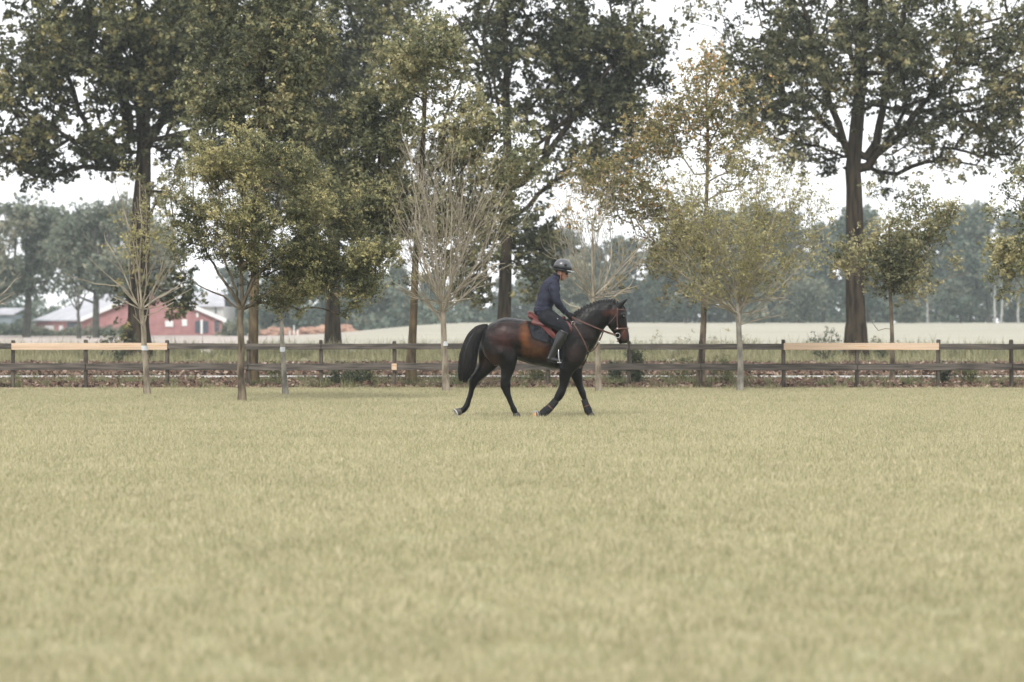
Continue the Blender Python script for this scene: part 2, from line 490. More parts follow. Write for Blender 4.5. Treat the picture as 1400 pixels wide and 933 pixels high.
def net_tubes(net, lo=0, hi=None, min_r=0.0, sides=(10, 6, 4), seed=0, rough=0.0):
    """continuous tubes along the thickest chains; returns V, Q"""
    n = len(net.p); kids = [[] for _ in range(n)]
    for i, p in enumerate(net.par):
        if p >= 0: kids[p].append(i)
    chains = []; stack = [(-1, i) for i in range(n) if net.par[i] < 0]
    while stack:
        pre, i = stack.pop()
        ch = [pre, i] if pre >= 0 else [i]
        while kids[i]:
            ks = sorted(kids[i], key=lambda q: -net.rad[q])
            for q in ks[1:]: stack.append((i, q))
            i = ks[0]; ch.append(i)
        chains.append((ch, pre >= 0))
    V, Q = [], []; rr = np.random.default_rng(seed)
    for ch, branched in chains:
        if len(ch) < 2: continue
        pts = np.array([net.p[i] for i in ch]); rad = np.array([net.rad[i] for i in ch])
        if branched: rad[0] = rad[1]
        if rad.max() < min_r: continue
        ns = sides[0] if rad[0] > 0.06 else (sides[1] if rad[0] > 0.018 else sides[2])
        T = np.gradient(pts, axis=0); T /= np.linalg.norm(T, axis=1)[:, None] + 1e-9
        u = np.cross(T[0], [0.3, 1, 0.1]); u /= np.linalg.norm(u) + 1e-9
        base = len(V)
        for k in range(len(pts)):
            u = u - T[k] * (u @ T[k]); u /= np.linalg.norm(u) + 1e-9
            v_ = np.cross(T[k], u)
            for s_ in range(ns):
                a = 2 * math.pi * s_ / ns
                q = rad[k] * (1 + (rough * rr.normal() if rad[k] > .05 else 0))
                V.append(pts[k] + (u * math.cos(a) + v_ * math.sin(a)) * q)
        for k in range(len(pts) - 1):
            for s_ in range(ns):
                a = base + k * ns + s_; b = base + k * ns + (s_ + 1) % ns
                Q.append((a, b, b + ns, a + ns))
    return np.array(V), np.array(Q)

def leaves(centers, per, crad, size, r, aspect=0.55, sub=6, subr=0.3, flat=0.8, up=0.4, tintc=None, tvar=0.25, droop=0.0):
    """two-level clusters: centre -> sub-clusters -> leaves. returns V, Q, tint"""
    nC = len(centers)
    sc = np.repeat(centers, sub, axis=0) + r.normal(size=(nC * sub, 3)) * crad * np.array([.6, .6, .6 * flat])
    tc = np.repeat(tintc if tintc is not None else np.full(nC, .5), sub) + r.normal(size=nC * sub) * 0.19
    k = max(1, per // sub)
    c = np.repeat(sc, k, axis=0); t = np.repeat(tc, k) + r.normal(size=len(sc) * k) * tvar * .6
    n = len(c)
    c = c + r.normal(size=(n, 3)) * crad * subr * np.array([1, 1, flat]) * .6
    c[:, 2] -= droop * np.abs(r.normal(size=n)) * crad
    nm = r.normal(size=(n, 3)); nm[:, 2] += up * 1.8; nm /= np.linalg.norm(nm, axis=1)[:, None]
    a = np.cross(nm, r.normal(size=(n, 3))); a /= np.linalg.norm(a, axis=1)[:, None]
    b = np.cross(nm, a)
    l = (size * r.uniform(.55, 1.4, n))[:, None]; wd = l * aspect
    V = np.empty((n, 4, 3))
    V[:, 0] = c - a * l / 2; V[:, 1] = c + b * wd / 2 + nm * l * .08; V[:, 2] = c + a * l / 2; V[:, 3] = c - b * wd / 2 + nm * l * .08
    Q = np.arange(n * 4).reshape(n, 4)
    return V.reshape(-1, 3), Q, np.clip(t, 0, 1)

def finish_tree(name, base, net, ntrunk, bark, twig, L, lmat, label, cat='tree', group=None, rough=0.04, min_r=0.0, crown='crown', sides=(10, 6, 4)):
    """root Empty at the base > trunk, branches, crown"""
    root = empty(name, base, label, cat, group)
    B = np.array(base)
    tr = Net(); tr.p = [p - B for p in net.p[:ntrunk]]; tr.par = net.par[:ntrunk]; tr.rad = net.rad[:ntrunk]
    V, Q = net_tubes(tr, sides=(14, 10, 8), seed=1, rough=rough)
    link(bpy.data.objects.new('trunk', np_mesh('trunk', V, Q, bark, smooth=True)), root)
    br = Net(); br.p = [p - B for p in net.p]; br.par = list(net.par); br.rad = list(net.rad)
    # drop trunk-only chain from the branch mesh
    V, Q = branch_only(br, ntrunk, min_r, sides)
    if len(V):
        link(bpy.data.objects.new('branches', np_mesh('branches', V, Q, twig, smooth=True)), root)
    if L is not None:
        V, Q, t = L
        link(bpy.data.objects.new(crown, np_mesh(crown, V - B, Q, lmat, attr=t)), root)
    return root

def branch_only(net, nt_, min_r, sides):
    sub = Net(); m = {}
    for i in range(nt_, len(net.p)):
        pa = net.par[i]
        if pa < nt_:
            j = len(sub.p); sub.p.append(net.p[pa]); sub.par.append(-1); sub.rad.append(net.rad[i]); sub.plen.append(0)
            pa2 = j
        else:
            pa2 = m[pa]
        m[i] = len(sub.p); sub.p.append(net.p[i]); sub.par.append(pa2); sub.rad.append(net.rad[i]); sub.plen.append(0)
    if not sub.p: return np.zeros((0, 3)), np.zeros((0, 4), int)
    return net_tubes(sub, min_r=min_r, sides=sides)

def leafy_tree(name, Y, trunk, trad, limbs, blobs, nclump, per, crad, size, lmat, bark, twig, label, seed, k=0.35, thr=-0.5, fscale=1.3,
               tip=None, group=None, rtip=0.006, step=0.35, aspect=0.55, sub=6, flat=0.8, up=0.4, droop=0.0, trunk_jit=0.0, start_frac=0.6,
               tint=None, cat='tree', flare=1.35, min_r=0.0, subr=.3, power=2.3):
    """trunk: list of photo px; limbs: list of (list of px[,dy], r0, r1)"""
    r = np.random.default_rng(seed)
    net = Net()
    tp = [np.array(P(a, b, Y)) for a, b in trunk]
    tp[0][2] = float(terrain(tp[0][0], Y)) - 0.05
    base = tp[0].copy(); base[2] = float(terrain(tp[0][0], Y))
    rads = np.interp(np.linspace(0, 1, len(tp)), [0, 1], trad).tolist()
    rads[0] *= flare
    h = tp[0].copy(); h[2] += 0.08 * (tp[-1][2] - tp[0][2]) + .1
    tp.insert(1, h + (tp[1] - tp[0]) * 0.06 * np.array([1, 1, 0])); rads.insert(1, rads[0] / flare * 1.04)
    net.poly(tp, rads, step=step, jit=trunk_jit, r=r)
    nt_ = len(net.p)
    for lb in limbs:
        pts, r0, r1 = lb[0], lb[1], lb[2]
        w_ = [np.array(P(q[0], q[1], Y)) + np.array([0, q[2] if len(q) > 2 else 0, 0]) for q in pts]
        d = [np.linalg.norm(np.array(net.p[i]) - w_[0]) for i in range(nt_)]
        j = int(np.argmin(d))
        net.poly([net.p[j]] + w_, [r0] + np.linspace(r0, r1, len(w_)).tolist(), par=j, step=step, jit=0.015, r=r)
    fld = cosfield(seed + 1, fscale)
    T = sample_blobs(blobs, nclump, r, Y, fld, thr)
    start = int(nt_ * start_frac)
    grow(net, T, k, r, step, rtip=rtip, start=start, power=power)
    f2 = cosfield(seed + 2, fscale * .8)
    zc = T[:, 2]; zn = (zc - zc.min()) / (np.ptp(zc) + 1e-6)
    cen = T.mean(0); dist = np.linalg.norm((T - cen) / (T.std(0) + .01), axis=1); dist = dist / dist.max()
    tc = 0.38 + 0.20 * f2(T) + (0.30 * (dist - .5))  # outer clumps lighter: young growth, and light from above painted into the tint
    if tint is not None: tc = tint(T, tc, zn, r)
    L = leaves(T, per, crad, size, r, aspect, sub, subr, flat, up, tc, droop=droop)
    return finish_tree(name, base, net, nt_, bark, twig, L, lmat, label, cat, group, min_r=min_r)

def fan_tree(name, Y, trunk, trad, n_main, env, bark, twig, label, seed, leafs=None, lmat=None, r_main=0.02, zlow=0.0, spread=(18, 62),
             levels=2, group=None, extra=None, density=1.0, rtip=0.0045, leader=True, tip_leaf=False):
    """young tree: straight leader and ascending branches filling an ellipsoid env=(px,py,rx,ry)"""
    r = np.random.default_rng(seed)
    net = Net()
    tp = [np.array(P(a, b, Y)) for a, b in trunk]
    tp[0][2] = -0.05
    base = tp[0].copy(); base[2] = 0
    rads = np.linspace(trad[0], trad[1], len(tp)).tolist(); rads[0] *= 1.3
    net.poly(tp, rads, step=0.15, jit=0.006, r=r)
    nt_ = len(net.p)
    s = Y / F; ec = np.array(P(env[0], env[1], Y)); er = np.array([env[2] * s, env[2] * s * .95, env[3] * s])
    nodes_leaf = []
    zf, zt_ = tp[-1][2], ec[2] + er[2]
    def inside(p):
        t = (p[2] - zf) / (zt_ - zf)
        if t > 1: return False
        lim = min(1, .55 + 1.6 * max(t, 0)) * math.sqrt(max(0, 1 - max(0, (t - .45) / .57) ** 2))
        q = math.hypot((p[0] - ec[0]) / er[0], (p[1] - ec[1]) / er[1])
        return q < lim * (.85 + .3 * math.sin(p[0] * 5 + p[1] * 7) ** 2)
    def branch(par, p, d, r0, lev, maxl):
        L_ = 0; last = par; st = 0.14 if lev == 0 else 0.10; q = p.copy(); side = 1
        dist_since = 0; wob = r.normal(size=3) * .5
        first = True
        while L_ < maxl:
            d = d + np.array([0, 0, 0.012 + .014 * lev]) + r.normal(size=3) * 0.058 + wob * 0.012; d /= np.linalg.norm(d)
            q = q + d * st; L_ += st
            if L_ > 0.3 and not inside(q): break
            rad = max(rtip, r0 * (1 - 0.8 * L_ / maxl))
            last = net.add(q, last, rad)
            dist_since += st
            if lev > 0 or L_ > .5: nodes_leaf.append(q.copy())
            if lev < levels and L_ > 0.25 and dist_since > (0.26 + .12 * lev) / density:
                dist_since = 0
                a = np.cross(d, r.normal(size=3)); a /= np.linalg.norm(a)
                ang = math.radians(r.uniform(20, 34))
                branch(last, q, d * math.cos(ang) + a * math.sin(ang), rad * 0.6, lev + 1, (maxl - L_) * r.uniform(.3, .62) + .22)
    z0 = tp[-1][2]
    fork = tp[-1]
    if leader:
        branch(nt_ - 1, fork, np.array([0.02, 0, 1.0]), r_main * 1.3, 0, (ec[2] + er[2] - z0) * 1.0)
    for i in range(n_main):
        az = i * 2.39996 + r.uniform(-.3, .3)
        j = nt_ - 1 - int(r.uniform(0, 1) ** 1.3 * max(1, min(nt_ * zlow, nt_ - 2)))
        el = math.radians(90 - r.uniform(*spread))
        d = np.array([math.cos(az) * math.cos(el), math.sin(az) * math.cos(el), math.sin(el)])
        branch(j, net.p[j], d, r_main * r.uniform(.7, 1.1), 0, (er.max() * 2.0) * r.uniform(.75, 1.0))
    for e in extra or []:
        pts, r0, r1 = e
        w_ = [np.array(P(q[0], q[1], Y)) + np.array([0, q[2] if len(q) > 2 else 0, 0]) for q in pts]
        j = int(np.argmin([np.linalg.norm(net.p[i] - w_[0]) for i in range(nt_)]))
        net.poly([net.p[j]] + w_, [r0] + np.linspace(r0, r1, len(w_)).tolist(), par=j, step=.15, jit=.006, r=r)
    L = None
    if leafs:
        cnt, per, crad, size, zmin = leafs[:5]
        NL = np.array(nodes_leaf); NL = NL[NL[:, 2] > zmin]
        if len(leafs) > 5: NL = NL[(leafs[5])(NL)]
        T = NL[r.choice(len(NL), min(cnt, len(NL)), replace=False)]
        L = leaves(T, per, crad, size, r, .55, 3, .4, .7, .6, np.clip(.5 + .2 * r.normal(size=len(T)), 0, 1))
    return finish_tree(name, base, net, nt_, bark, twig, L, lmat, label, 'tree', group, rough=.03, sides=(8, 5, 3))

# leaf palettes
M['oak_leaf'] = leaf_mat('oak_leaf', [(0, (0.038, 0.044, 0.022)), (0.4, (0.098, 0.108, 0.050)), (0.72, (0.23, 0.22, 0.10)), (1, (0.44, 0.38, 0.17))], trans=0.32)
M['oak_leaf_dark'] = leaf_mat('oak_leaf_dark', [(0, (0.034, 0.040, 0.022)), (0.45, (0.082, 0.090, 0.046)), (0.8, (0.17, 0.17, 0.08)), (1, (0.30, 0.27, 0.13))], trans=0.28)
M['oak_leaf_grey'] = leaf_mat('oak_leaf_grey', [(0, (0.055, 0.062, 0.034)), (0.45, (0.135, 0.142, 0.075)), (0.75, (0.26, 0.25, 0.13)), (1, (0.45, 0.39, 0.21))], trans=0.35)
M['willow_leaf'] = leaf_mat('willow_leaf', [(0, (0.05, 0.056, 0.028)), (0.35, (0.13, 0.135, 0.062)), (0.7, (0.29, 0.28, 0.13)), (1, (0.52, 0.45, 0.22))], trans=0.3)
M['olive_leaf'] = leaf_mat('olive_leaf', [(0, (0.052, 0.060, 0.033)), (0.35, (0.128, 0.138, 0.072)), (0.7, (0.28, 0.275, 0.145)), (1, (0.50, 0.44, 0.24))], trans=0.3)
M['ochre_leaf'] = leaf_mat('ochre_leaf', [(0, (0.085, 0.088, 0.042)), (0.4, (0.20, 0.19, 0.088)), (0.72, (0.40, 0.33, 0.15)), (1, (0.60, 0.34, 0.14))], trans=0.3)
M['pale_leaf'] = leaf_mat('pale_leaf', [(0, (0.13, 0.13, 0.06)), (0.5, (0.29, 0.275, 0.125)), (1, (0.52, 0.46, 0.22))], trans=0.35)
M['far_leaf'] = leaf_mat('far_leaf', [(0, (0.045, 0.07, 0.055)), (0.5, (0.10, 0.13, 0.095)), (1, (0.24, 0.235, 0.16))], trans=0.2)  # leaf colour lightened to carry part of the distance haze
M['far_leaf_light'] = leaf_mat('far_leaf_light', [(0, (0.11, 0.135, 0.10)), (0.5, (0.19, 0.215, 0.155)), (1, (0.34, 0.32, 0.22))], trans=0.3)  # paler still: haze painted into the leaf colour
M['pale_twig'] = mat('pale_twig', (0.22, 0.19, 0.145), (0.42, 0.37, 0.29), 4, .9, .1)

# ---- the three big oaks across the road
YO = 86.5
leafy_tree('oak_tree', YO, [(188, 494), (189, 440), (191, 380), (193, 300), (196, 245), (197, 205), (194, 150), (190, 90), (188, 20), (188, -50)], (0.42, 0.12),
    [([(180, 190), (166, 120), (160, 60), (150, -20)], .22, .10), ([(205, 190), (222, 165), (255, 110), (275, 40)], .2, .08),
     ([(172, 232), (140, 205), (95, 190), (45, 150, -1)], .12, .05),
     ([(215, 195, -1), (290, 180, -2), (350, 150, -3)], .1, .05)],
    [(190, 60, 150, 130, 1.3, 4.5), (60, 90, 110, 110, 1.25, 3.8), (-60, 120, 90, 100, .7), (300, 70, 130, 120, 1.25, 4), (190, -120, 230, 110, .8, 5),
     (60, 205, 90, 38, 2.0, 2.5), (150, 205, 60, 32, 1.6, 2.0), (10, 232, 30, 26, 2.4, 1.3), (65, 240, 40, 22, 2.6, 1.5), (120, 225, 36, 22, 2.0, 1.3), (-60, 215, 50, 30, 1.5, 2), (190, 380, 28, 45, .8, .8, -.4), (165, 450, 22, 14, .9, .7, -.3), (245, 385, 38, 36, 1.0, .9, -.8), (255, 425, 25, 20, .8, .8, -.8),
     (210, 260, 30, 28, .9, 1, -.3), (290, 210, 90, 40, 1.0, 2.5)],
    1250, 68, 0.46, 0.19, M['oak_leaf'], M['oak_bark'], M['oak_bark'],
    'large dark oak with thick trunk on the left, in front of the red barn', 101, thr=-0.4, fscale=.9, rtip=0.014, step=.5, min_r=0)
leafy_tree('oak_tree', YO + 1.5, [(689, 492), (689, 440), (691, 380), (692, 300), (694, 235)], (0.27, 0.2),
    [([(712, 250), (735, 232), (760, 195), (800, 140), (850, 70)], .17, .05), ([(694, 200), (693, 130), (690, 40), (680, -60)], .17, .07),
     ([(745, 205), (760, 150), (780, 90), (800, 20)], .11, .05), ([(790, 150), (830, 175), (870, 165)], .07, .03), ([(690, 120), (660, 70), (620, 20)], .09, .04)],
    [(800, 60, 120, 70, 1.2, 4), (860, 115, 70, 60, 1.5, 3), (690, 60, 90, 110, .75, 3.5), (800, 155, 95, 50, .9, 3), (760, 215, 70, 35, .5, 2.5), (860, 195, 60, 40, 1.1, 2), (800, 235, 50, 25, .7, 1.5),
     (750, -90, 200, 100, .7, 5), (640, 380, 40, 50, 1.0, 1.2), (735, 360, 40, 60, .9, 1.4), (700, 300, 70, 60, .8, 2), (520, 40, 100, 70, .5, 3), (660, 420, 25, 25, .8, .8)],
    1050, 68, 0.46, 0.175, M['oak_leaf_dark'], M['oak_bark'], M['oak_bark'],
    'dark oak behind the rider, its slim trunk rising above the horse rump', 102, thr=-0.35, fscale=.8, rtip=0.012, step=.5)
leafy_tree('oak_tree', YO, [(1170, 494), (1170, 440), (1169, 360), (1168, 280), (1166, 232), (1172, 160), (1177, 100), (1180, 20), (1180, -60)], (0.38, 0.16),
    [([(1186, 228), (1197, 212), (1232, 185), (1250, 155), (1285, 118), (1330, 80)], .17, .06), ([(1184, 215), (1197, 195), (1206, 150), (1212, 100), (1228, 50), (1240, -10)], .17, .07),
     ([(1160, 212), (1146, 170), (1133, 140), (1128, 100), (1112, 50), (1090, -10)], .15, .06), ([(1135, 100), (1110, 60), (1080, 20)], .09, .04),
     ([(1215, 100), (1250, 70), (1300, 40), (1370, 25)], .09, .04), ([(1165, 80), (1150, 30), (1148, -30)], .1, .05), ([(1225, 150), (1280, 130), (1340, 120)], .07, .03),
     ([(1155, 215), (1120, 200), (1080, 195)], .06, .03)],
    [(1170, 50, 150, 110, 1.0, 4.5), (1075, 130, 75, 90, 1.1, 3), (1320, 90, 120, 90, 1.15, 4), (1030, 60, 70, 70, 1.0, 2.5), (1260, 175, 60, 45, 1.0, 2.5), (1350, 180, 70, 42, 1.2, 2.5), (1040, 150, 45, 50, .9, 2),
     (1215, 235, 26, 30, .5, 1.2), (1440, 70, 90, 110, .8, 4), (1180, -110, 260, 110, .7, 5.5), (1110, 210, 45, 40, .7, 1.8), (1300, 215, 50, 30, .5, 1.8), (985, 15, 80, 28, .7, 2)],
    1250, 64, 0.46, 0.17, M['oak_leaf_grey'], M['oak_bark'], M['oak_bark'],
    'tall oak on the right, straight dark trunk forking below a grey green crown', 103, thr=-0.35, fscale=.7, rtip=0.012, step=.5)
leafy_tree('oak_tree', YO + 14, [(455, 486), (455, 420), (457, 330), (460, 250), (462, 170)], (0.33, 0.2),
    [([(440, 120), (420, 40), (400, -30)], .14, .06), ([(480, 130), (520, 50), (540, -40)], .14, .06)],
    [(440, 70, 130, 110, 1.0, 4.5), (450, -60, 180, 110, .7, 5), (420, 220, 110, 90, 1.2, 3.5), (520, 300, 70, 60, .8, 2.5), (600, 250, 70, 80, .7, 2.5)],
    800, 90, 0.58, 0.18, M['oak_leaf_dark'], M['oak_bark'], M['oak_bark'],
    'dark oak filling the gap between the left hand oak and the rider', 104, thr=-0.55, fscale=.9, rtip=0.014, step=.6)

# ---- trees on the verge just behind the fence
YV = 53.0
leafy_tree('verge_tree', YV, [(345, 530), (346, 480), (347, 430), (350, 330), (356, 230), (360, 140)], (0.125, 0.07),
    [([(330, 200), (300, 130), (280, 60)], .05, .02), ([(380, 190), (410, 110), (430, 40)], .05, .02)],
    [(345, 90, 95, 100, 1.2, 1.6), (400, 60, 60, 90, 1.0, 1.2), (410, 180, 55, 70, .8, 1.1), (290, 150, 50, 60, .8, 1), (440, 250, 60, 50, .7, 1), (340, -40, 110, 60, .8, 1.6)],
    760, 74, 0.26, 0.09, M['olive_leaf'], M['brown_bark'], M['brown_bark'],
    'tree with brown trunk behind the fence, half hidden by the round leafy tree', 111, thr=-0.6, fscale=.45, rtip=0.006, step=.25,
    tint=lambda T, t, zn, r: t - 0.06)
leafy_tree('verge_tree', YV, [(562, 530), (563, 480), (566, 420), (568, 360), (575, 260), (580, 160), (583, 80)], (0.105, 0.04),
    [([(545, 300), (510, 250), (480, 190)], .035, .015), ([(600, 280), (640, 220), (680, 180)], .035, .015), ([(560, 180), (530, 120), (515, 80)], .03, .012), ([(605, 170), (630, 110)], .03, .012)],
    [(575, 90, 70, 75, 1.1, 1.3), (520, 170, 70, 70, 1.0, 1.2), (620, 180, 70, 60, .9, 1.2), (500, 280, 65, 60, .9, 1.1), (690, 220, 50, 65, 1.0, .9), (590, 300, 70, 60, .9, 1.2), (680, 300, 40, 40, .7, .8), (560, 370, 60, 25, .35, .8)],
    900, 72, 0.25, 0.085, M['olive_leaf'], M['brown_bark'], M['brown_bark'],
    'tall yellow green tree, brown trunk just left of the bare fan shaped tree', 112, thr=-0.45, fscale=.5, rtip=0.005, step=.25, tint=lambda T, t, zn, r: t + 0.10)
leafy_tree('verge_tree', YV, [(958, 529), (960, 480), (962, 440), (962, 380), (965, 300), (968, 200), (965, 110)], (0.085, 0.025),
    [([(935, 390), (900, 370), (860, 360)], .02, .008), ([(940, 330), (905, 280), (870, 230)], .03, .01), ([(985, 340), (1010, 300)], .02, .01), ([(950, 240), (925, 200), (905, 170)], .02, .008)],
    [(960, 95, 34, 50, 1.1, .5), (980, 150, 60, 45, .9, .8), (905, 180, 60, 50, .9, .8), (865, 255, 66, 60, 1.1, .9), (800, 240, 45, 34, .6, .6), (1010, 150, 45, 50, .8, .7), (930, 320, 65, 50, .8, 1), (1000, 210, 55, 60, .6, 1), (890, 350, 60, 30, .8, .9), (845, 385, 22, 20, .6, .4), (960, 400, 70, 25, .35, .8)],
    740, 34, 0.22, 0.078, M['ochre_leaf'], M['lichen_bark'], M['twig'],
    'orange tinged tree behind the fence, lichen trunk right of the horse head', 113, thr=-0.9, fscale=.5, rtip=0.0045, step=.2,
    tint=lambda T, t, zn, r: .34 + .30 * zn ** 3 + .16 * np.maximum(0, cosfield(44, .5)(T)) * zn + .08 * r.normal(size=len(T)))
leafy_tree('verge_tree', 55.0, [(1220, 526), (1220, 480), (1219, 440), (1217, 400), (1216, 350), (1215, 310)], (0.058, 0.02),
    [([(1245, 370), (1275, 350)], .015, .007), ([(1190, 370), (1165, 345)], .015, .007), ([(1200, 395), (1190, 385)], .01, .006), ([(1240, 400), (1280, 385), (1325, 372)], .013, .006),
     ([(1200, 452), (1190, 438), (1185, 420)], .008, .004)],
    [(1225, 265, 45, 42, 1.0, .6), (1178, 345, 48, 40, .8, .7), (1225, 330, 50, 50, .7, .8), (1275, 330, 45, 40, .8, .6), (1290, 290, 32, 16, 1.0, .4), (1230, 380, 60, 25, .7, .8), (1300, 355, 18, 18, .7, .3), (1195, 430, 20, 10, .3, .3), (1145, 355, 20, 28, .6, .4), (1245, 415, 25, 10, .3, .3)],
    400, 36, 0.19, 0.075, M['olive_leaf'], M['lichen_bark'], M['twig'],
    'small airy tree behind the fence in front of the right hand oak trunk', 114, thr=-0.5, fscale=.35, rtip=0.0045, step=.15, tint=lambda T, t, zn, r: t + 0.16)
leafy_tree('verge_tree', 50.0, [(1428, 538), (1428, 480), (1427, 420), (1426, 330), (1430, 240)], (0.06, 0.02),
    [([(1400, 400), (1380, 360)], .015, .007)],
    [(1400, 260, 32, 45, 1, .6), (1420, 340, 60, 60, 1, .8), (1372, 290, 24, 12, .8, .3), (1370, 350, 30, 30, .8, .4), (1385, 400, 32, 22, .8, .4), (1450, 290, 50, 60, .9, .8), (1362, 375, 20, 10, .7, .3), (1395, 235, 14, 16, .9, .3)],
    360, 42, 0.19, 0.078, M['olive_leaf'], M['lichen_bark'], M['twig'],
    'leafy young tree at the right edge of the photo, only its crown showing', 115, thr=-0.1, fscale=.35, rtip=0.0045, step=.15, tint=lambda T, t, zn, r: t + 0.05)

# ---- trees planted on the lawn
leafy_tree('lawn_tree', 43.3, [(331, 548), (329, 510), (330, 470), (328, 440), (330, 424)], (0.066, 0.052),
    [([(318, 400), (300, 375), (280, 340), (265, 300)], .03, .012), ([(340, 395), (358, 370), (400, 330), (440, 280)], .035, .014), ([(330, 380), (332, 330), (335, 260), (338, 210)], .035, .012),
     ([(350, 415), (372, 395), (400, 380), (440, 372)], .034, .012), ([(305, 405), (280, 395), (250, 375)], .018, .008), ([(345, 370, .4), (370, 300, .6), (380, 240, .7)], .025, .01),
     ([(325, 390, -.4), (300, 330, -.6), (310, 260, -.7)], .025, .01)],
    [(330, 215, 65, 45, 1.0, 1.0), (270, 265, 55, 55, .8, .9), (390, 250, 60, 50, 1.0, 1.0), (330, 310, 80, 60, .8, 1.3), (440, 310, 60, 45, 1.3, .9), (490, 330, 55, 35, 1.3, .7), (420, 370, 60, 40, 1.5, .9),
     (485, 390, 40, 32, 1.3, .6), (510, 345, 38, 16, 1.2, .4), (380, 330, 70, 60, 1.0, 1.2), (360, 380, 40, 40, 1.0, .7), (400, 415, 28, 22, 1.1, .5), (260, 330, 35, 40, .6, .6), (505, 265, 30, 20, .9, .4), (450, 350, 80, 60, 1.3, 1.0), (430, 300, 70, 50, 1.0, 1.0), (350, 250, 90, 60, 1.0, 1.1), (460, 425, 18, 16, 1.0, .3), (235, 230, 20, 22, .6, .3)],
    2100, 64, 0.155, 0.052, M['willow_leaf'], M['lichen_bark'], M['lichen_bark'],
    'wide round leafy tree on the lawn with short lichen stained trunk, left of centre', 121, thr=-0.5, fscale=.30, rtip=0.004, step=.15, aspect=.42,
    tint=lambda T, t, zn, r: t + 0.08 + 0.16 * (zn - .45))  # top clumps lighter, underside darker: crown shading put into the leaf tint
t1 = fan_tree('lawn_tree', 46.9, [(202, 540), (200, 510), (197, 470), (195, 435), (193, 423)], (0.06, 0.045), 12, (195, 345, 82, 125), M['pale_bark'], M['pale_twig'],
    'sparse half bare young tree with pale trunk in front of the left hand oak', 122, leafs=(120, 12, .12, .06, 2.6, lambda q: cosfield(9, .3)(q) > .1), lmat=M['pale_leaf'], r_main=.018, rtip=.0035, spread=(10, 72), zlow=.2, levels=2, density=.85,
    extra=[([(170, 395), (148, 378), (120, 350)], .016, .006), ([(165, 392), (130, 388), (100, 380), (88, 372)], .014, .005), ([(215, 420), (240, 408), (262, 395)], .014, .006)])
fan_tree('lawn_tree', 46.9, [(391, 540), (388, 500), (385, 450), (382, 415), (381, 400)], (0.052, 0.03), 7, (378, 340, 40, 80), M['grey_bark'], M['grey_bark'],
    'thin leaning pale trunk with a few bare twigs, just right of the round leafy tree', 123, r_main=.014, spread=(20, 65), zlow=.15, levels=1,
    extra=[([(365, 420), (350, 424)], .01, .005), ([(400, 405), (412, 412)], .01, .005)])
fan_tree('lawn_tree', 49.4, [(610, 536), (609, 500), (607, 460), (605, 430), (604, 415)], (0.068, 0.05), 26, (610, 300, 100, 142), M['pale_bark'], M['pale_twig'],
    'bare fan shaped young tree with many fine pale branches left of the rider', 124, r_main=.018, spread=(6, 86), zlow=.26, levels=2, density=.95, rtip=.0038)
fan_tree('lawn_tree', 49.4, [(819, 536), (818, 500), (816, 450), (812, 420), (811, 408)], (0.062, 0.042), 16, (815, 325, 80, 105), M['pale_bark'], M['pale_twig'],
    'bare young tree with pale branches behind the horse neck and rider helmet', 125, leafs=(110, 10, .12, .06, 3.3), lmat=M['ochre_leaf'], r_main=.018, rtip=.0045, spread=(8, 74), zlow=.2, levels=2,
    extra=[([(797, 398), (785, 385), (770, 368)], .012, .006), ([(840, 405), (862, 390)], .012, .006)])
fan_tree('lawn_tree', 49.4, [(1012, 534), (1012, 500), (1011, 460), (1010, 430), (1009, 415)], (0.062, 0.05), 26, (1008, 308, 128, 136), M['grey_bark'], M['pale_twig'],
    'vase shaped young tree with grey trunk and thin pale foliage right of the horse', 126, leafs=(1750, 13, .13, .056, 1.9), lmat=M['pale_leaf'], r_main=.018, rtip=.0035, spread=(6, 84), zlow=.22, levels=2, density=1.0)
fan_tree('lawn_tree', 46.9, [(-38, 540), (-38, 500), (-39, 460), (-40, 430)], (0.06, 0.045), 10, (-40, 340, 66, 105), M['pale_bark'], M['pale_twig'],
    'bare young tree at the left edge of the photo, only twig tips showing', 127, r_main=.02, spread=(10, 70), zlow=.12, levels=2,
    extra=[([(-20, 412), (5, 402), (14, 392)], .012, .005), ([(-25, 425), (0, 412), (22, 400)], .012, .005)])
# white ties round three young trunks
def tie(tree_px, py, Y, rad):
    c = P(tree_px, py, Y)
    bm = bmesh.new()
    bmesh.ops.create_cone(bm, cap_ends=False, segments=16, radius1=rad, radius2=rad * .98, depth=0.09)
    best = min((o for o in COL.objects if o.name.startswith('lawn_tree')), key=lambda o: abs(P(tree_px, 536, o.location.y).x - o.location.x))
    o = bm_obj('tree_tie', bm, M['white_tie'], best, True)
    o.location = c - best.location
for a in ((198, 476, 46.9, .066), (386.5, 478, 46.9, .05), (608, 470, 49.4, .066)):
    tie(*a)

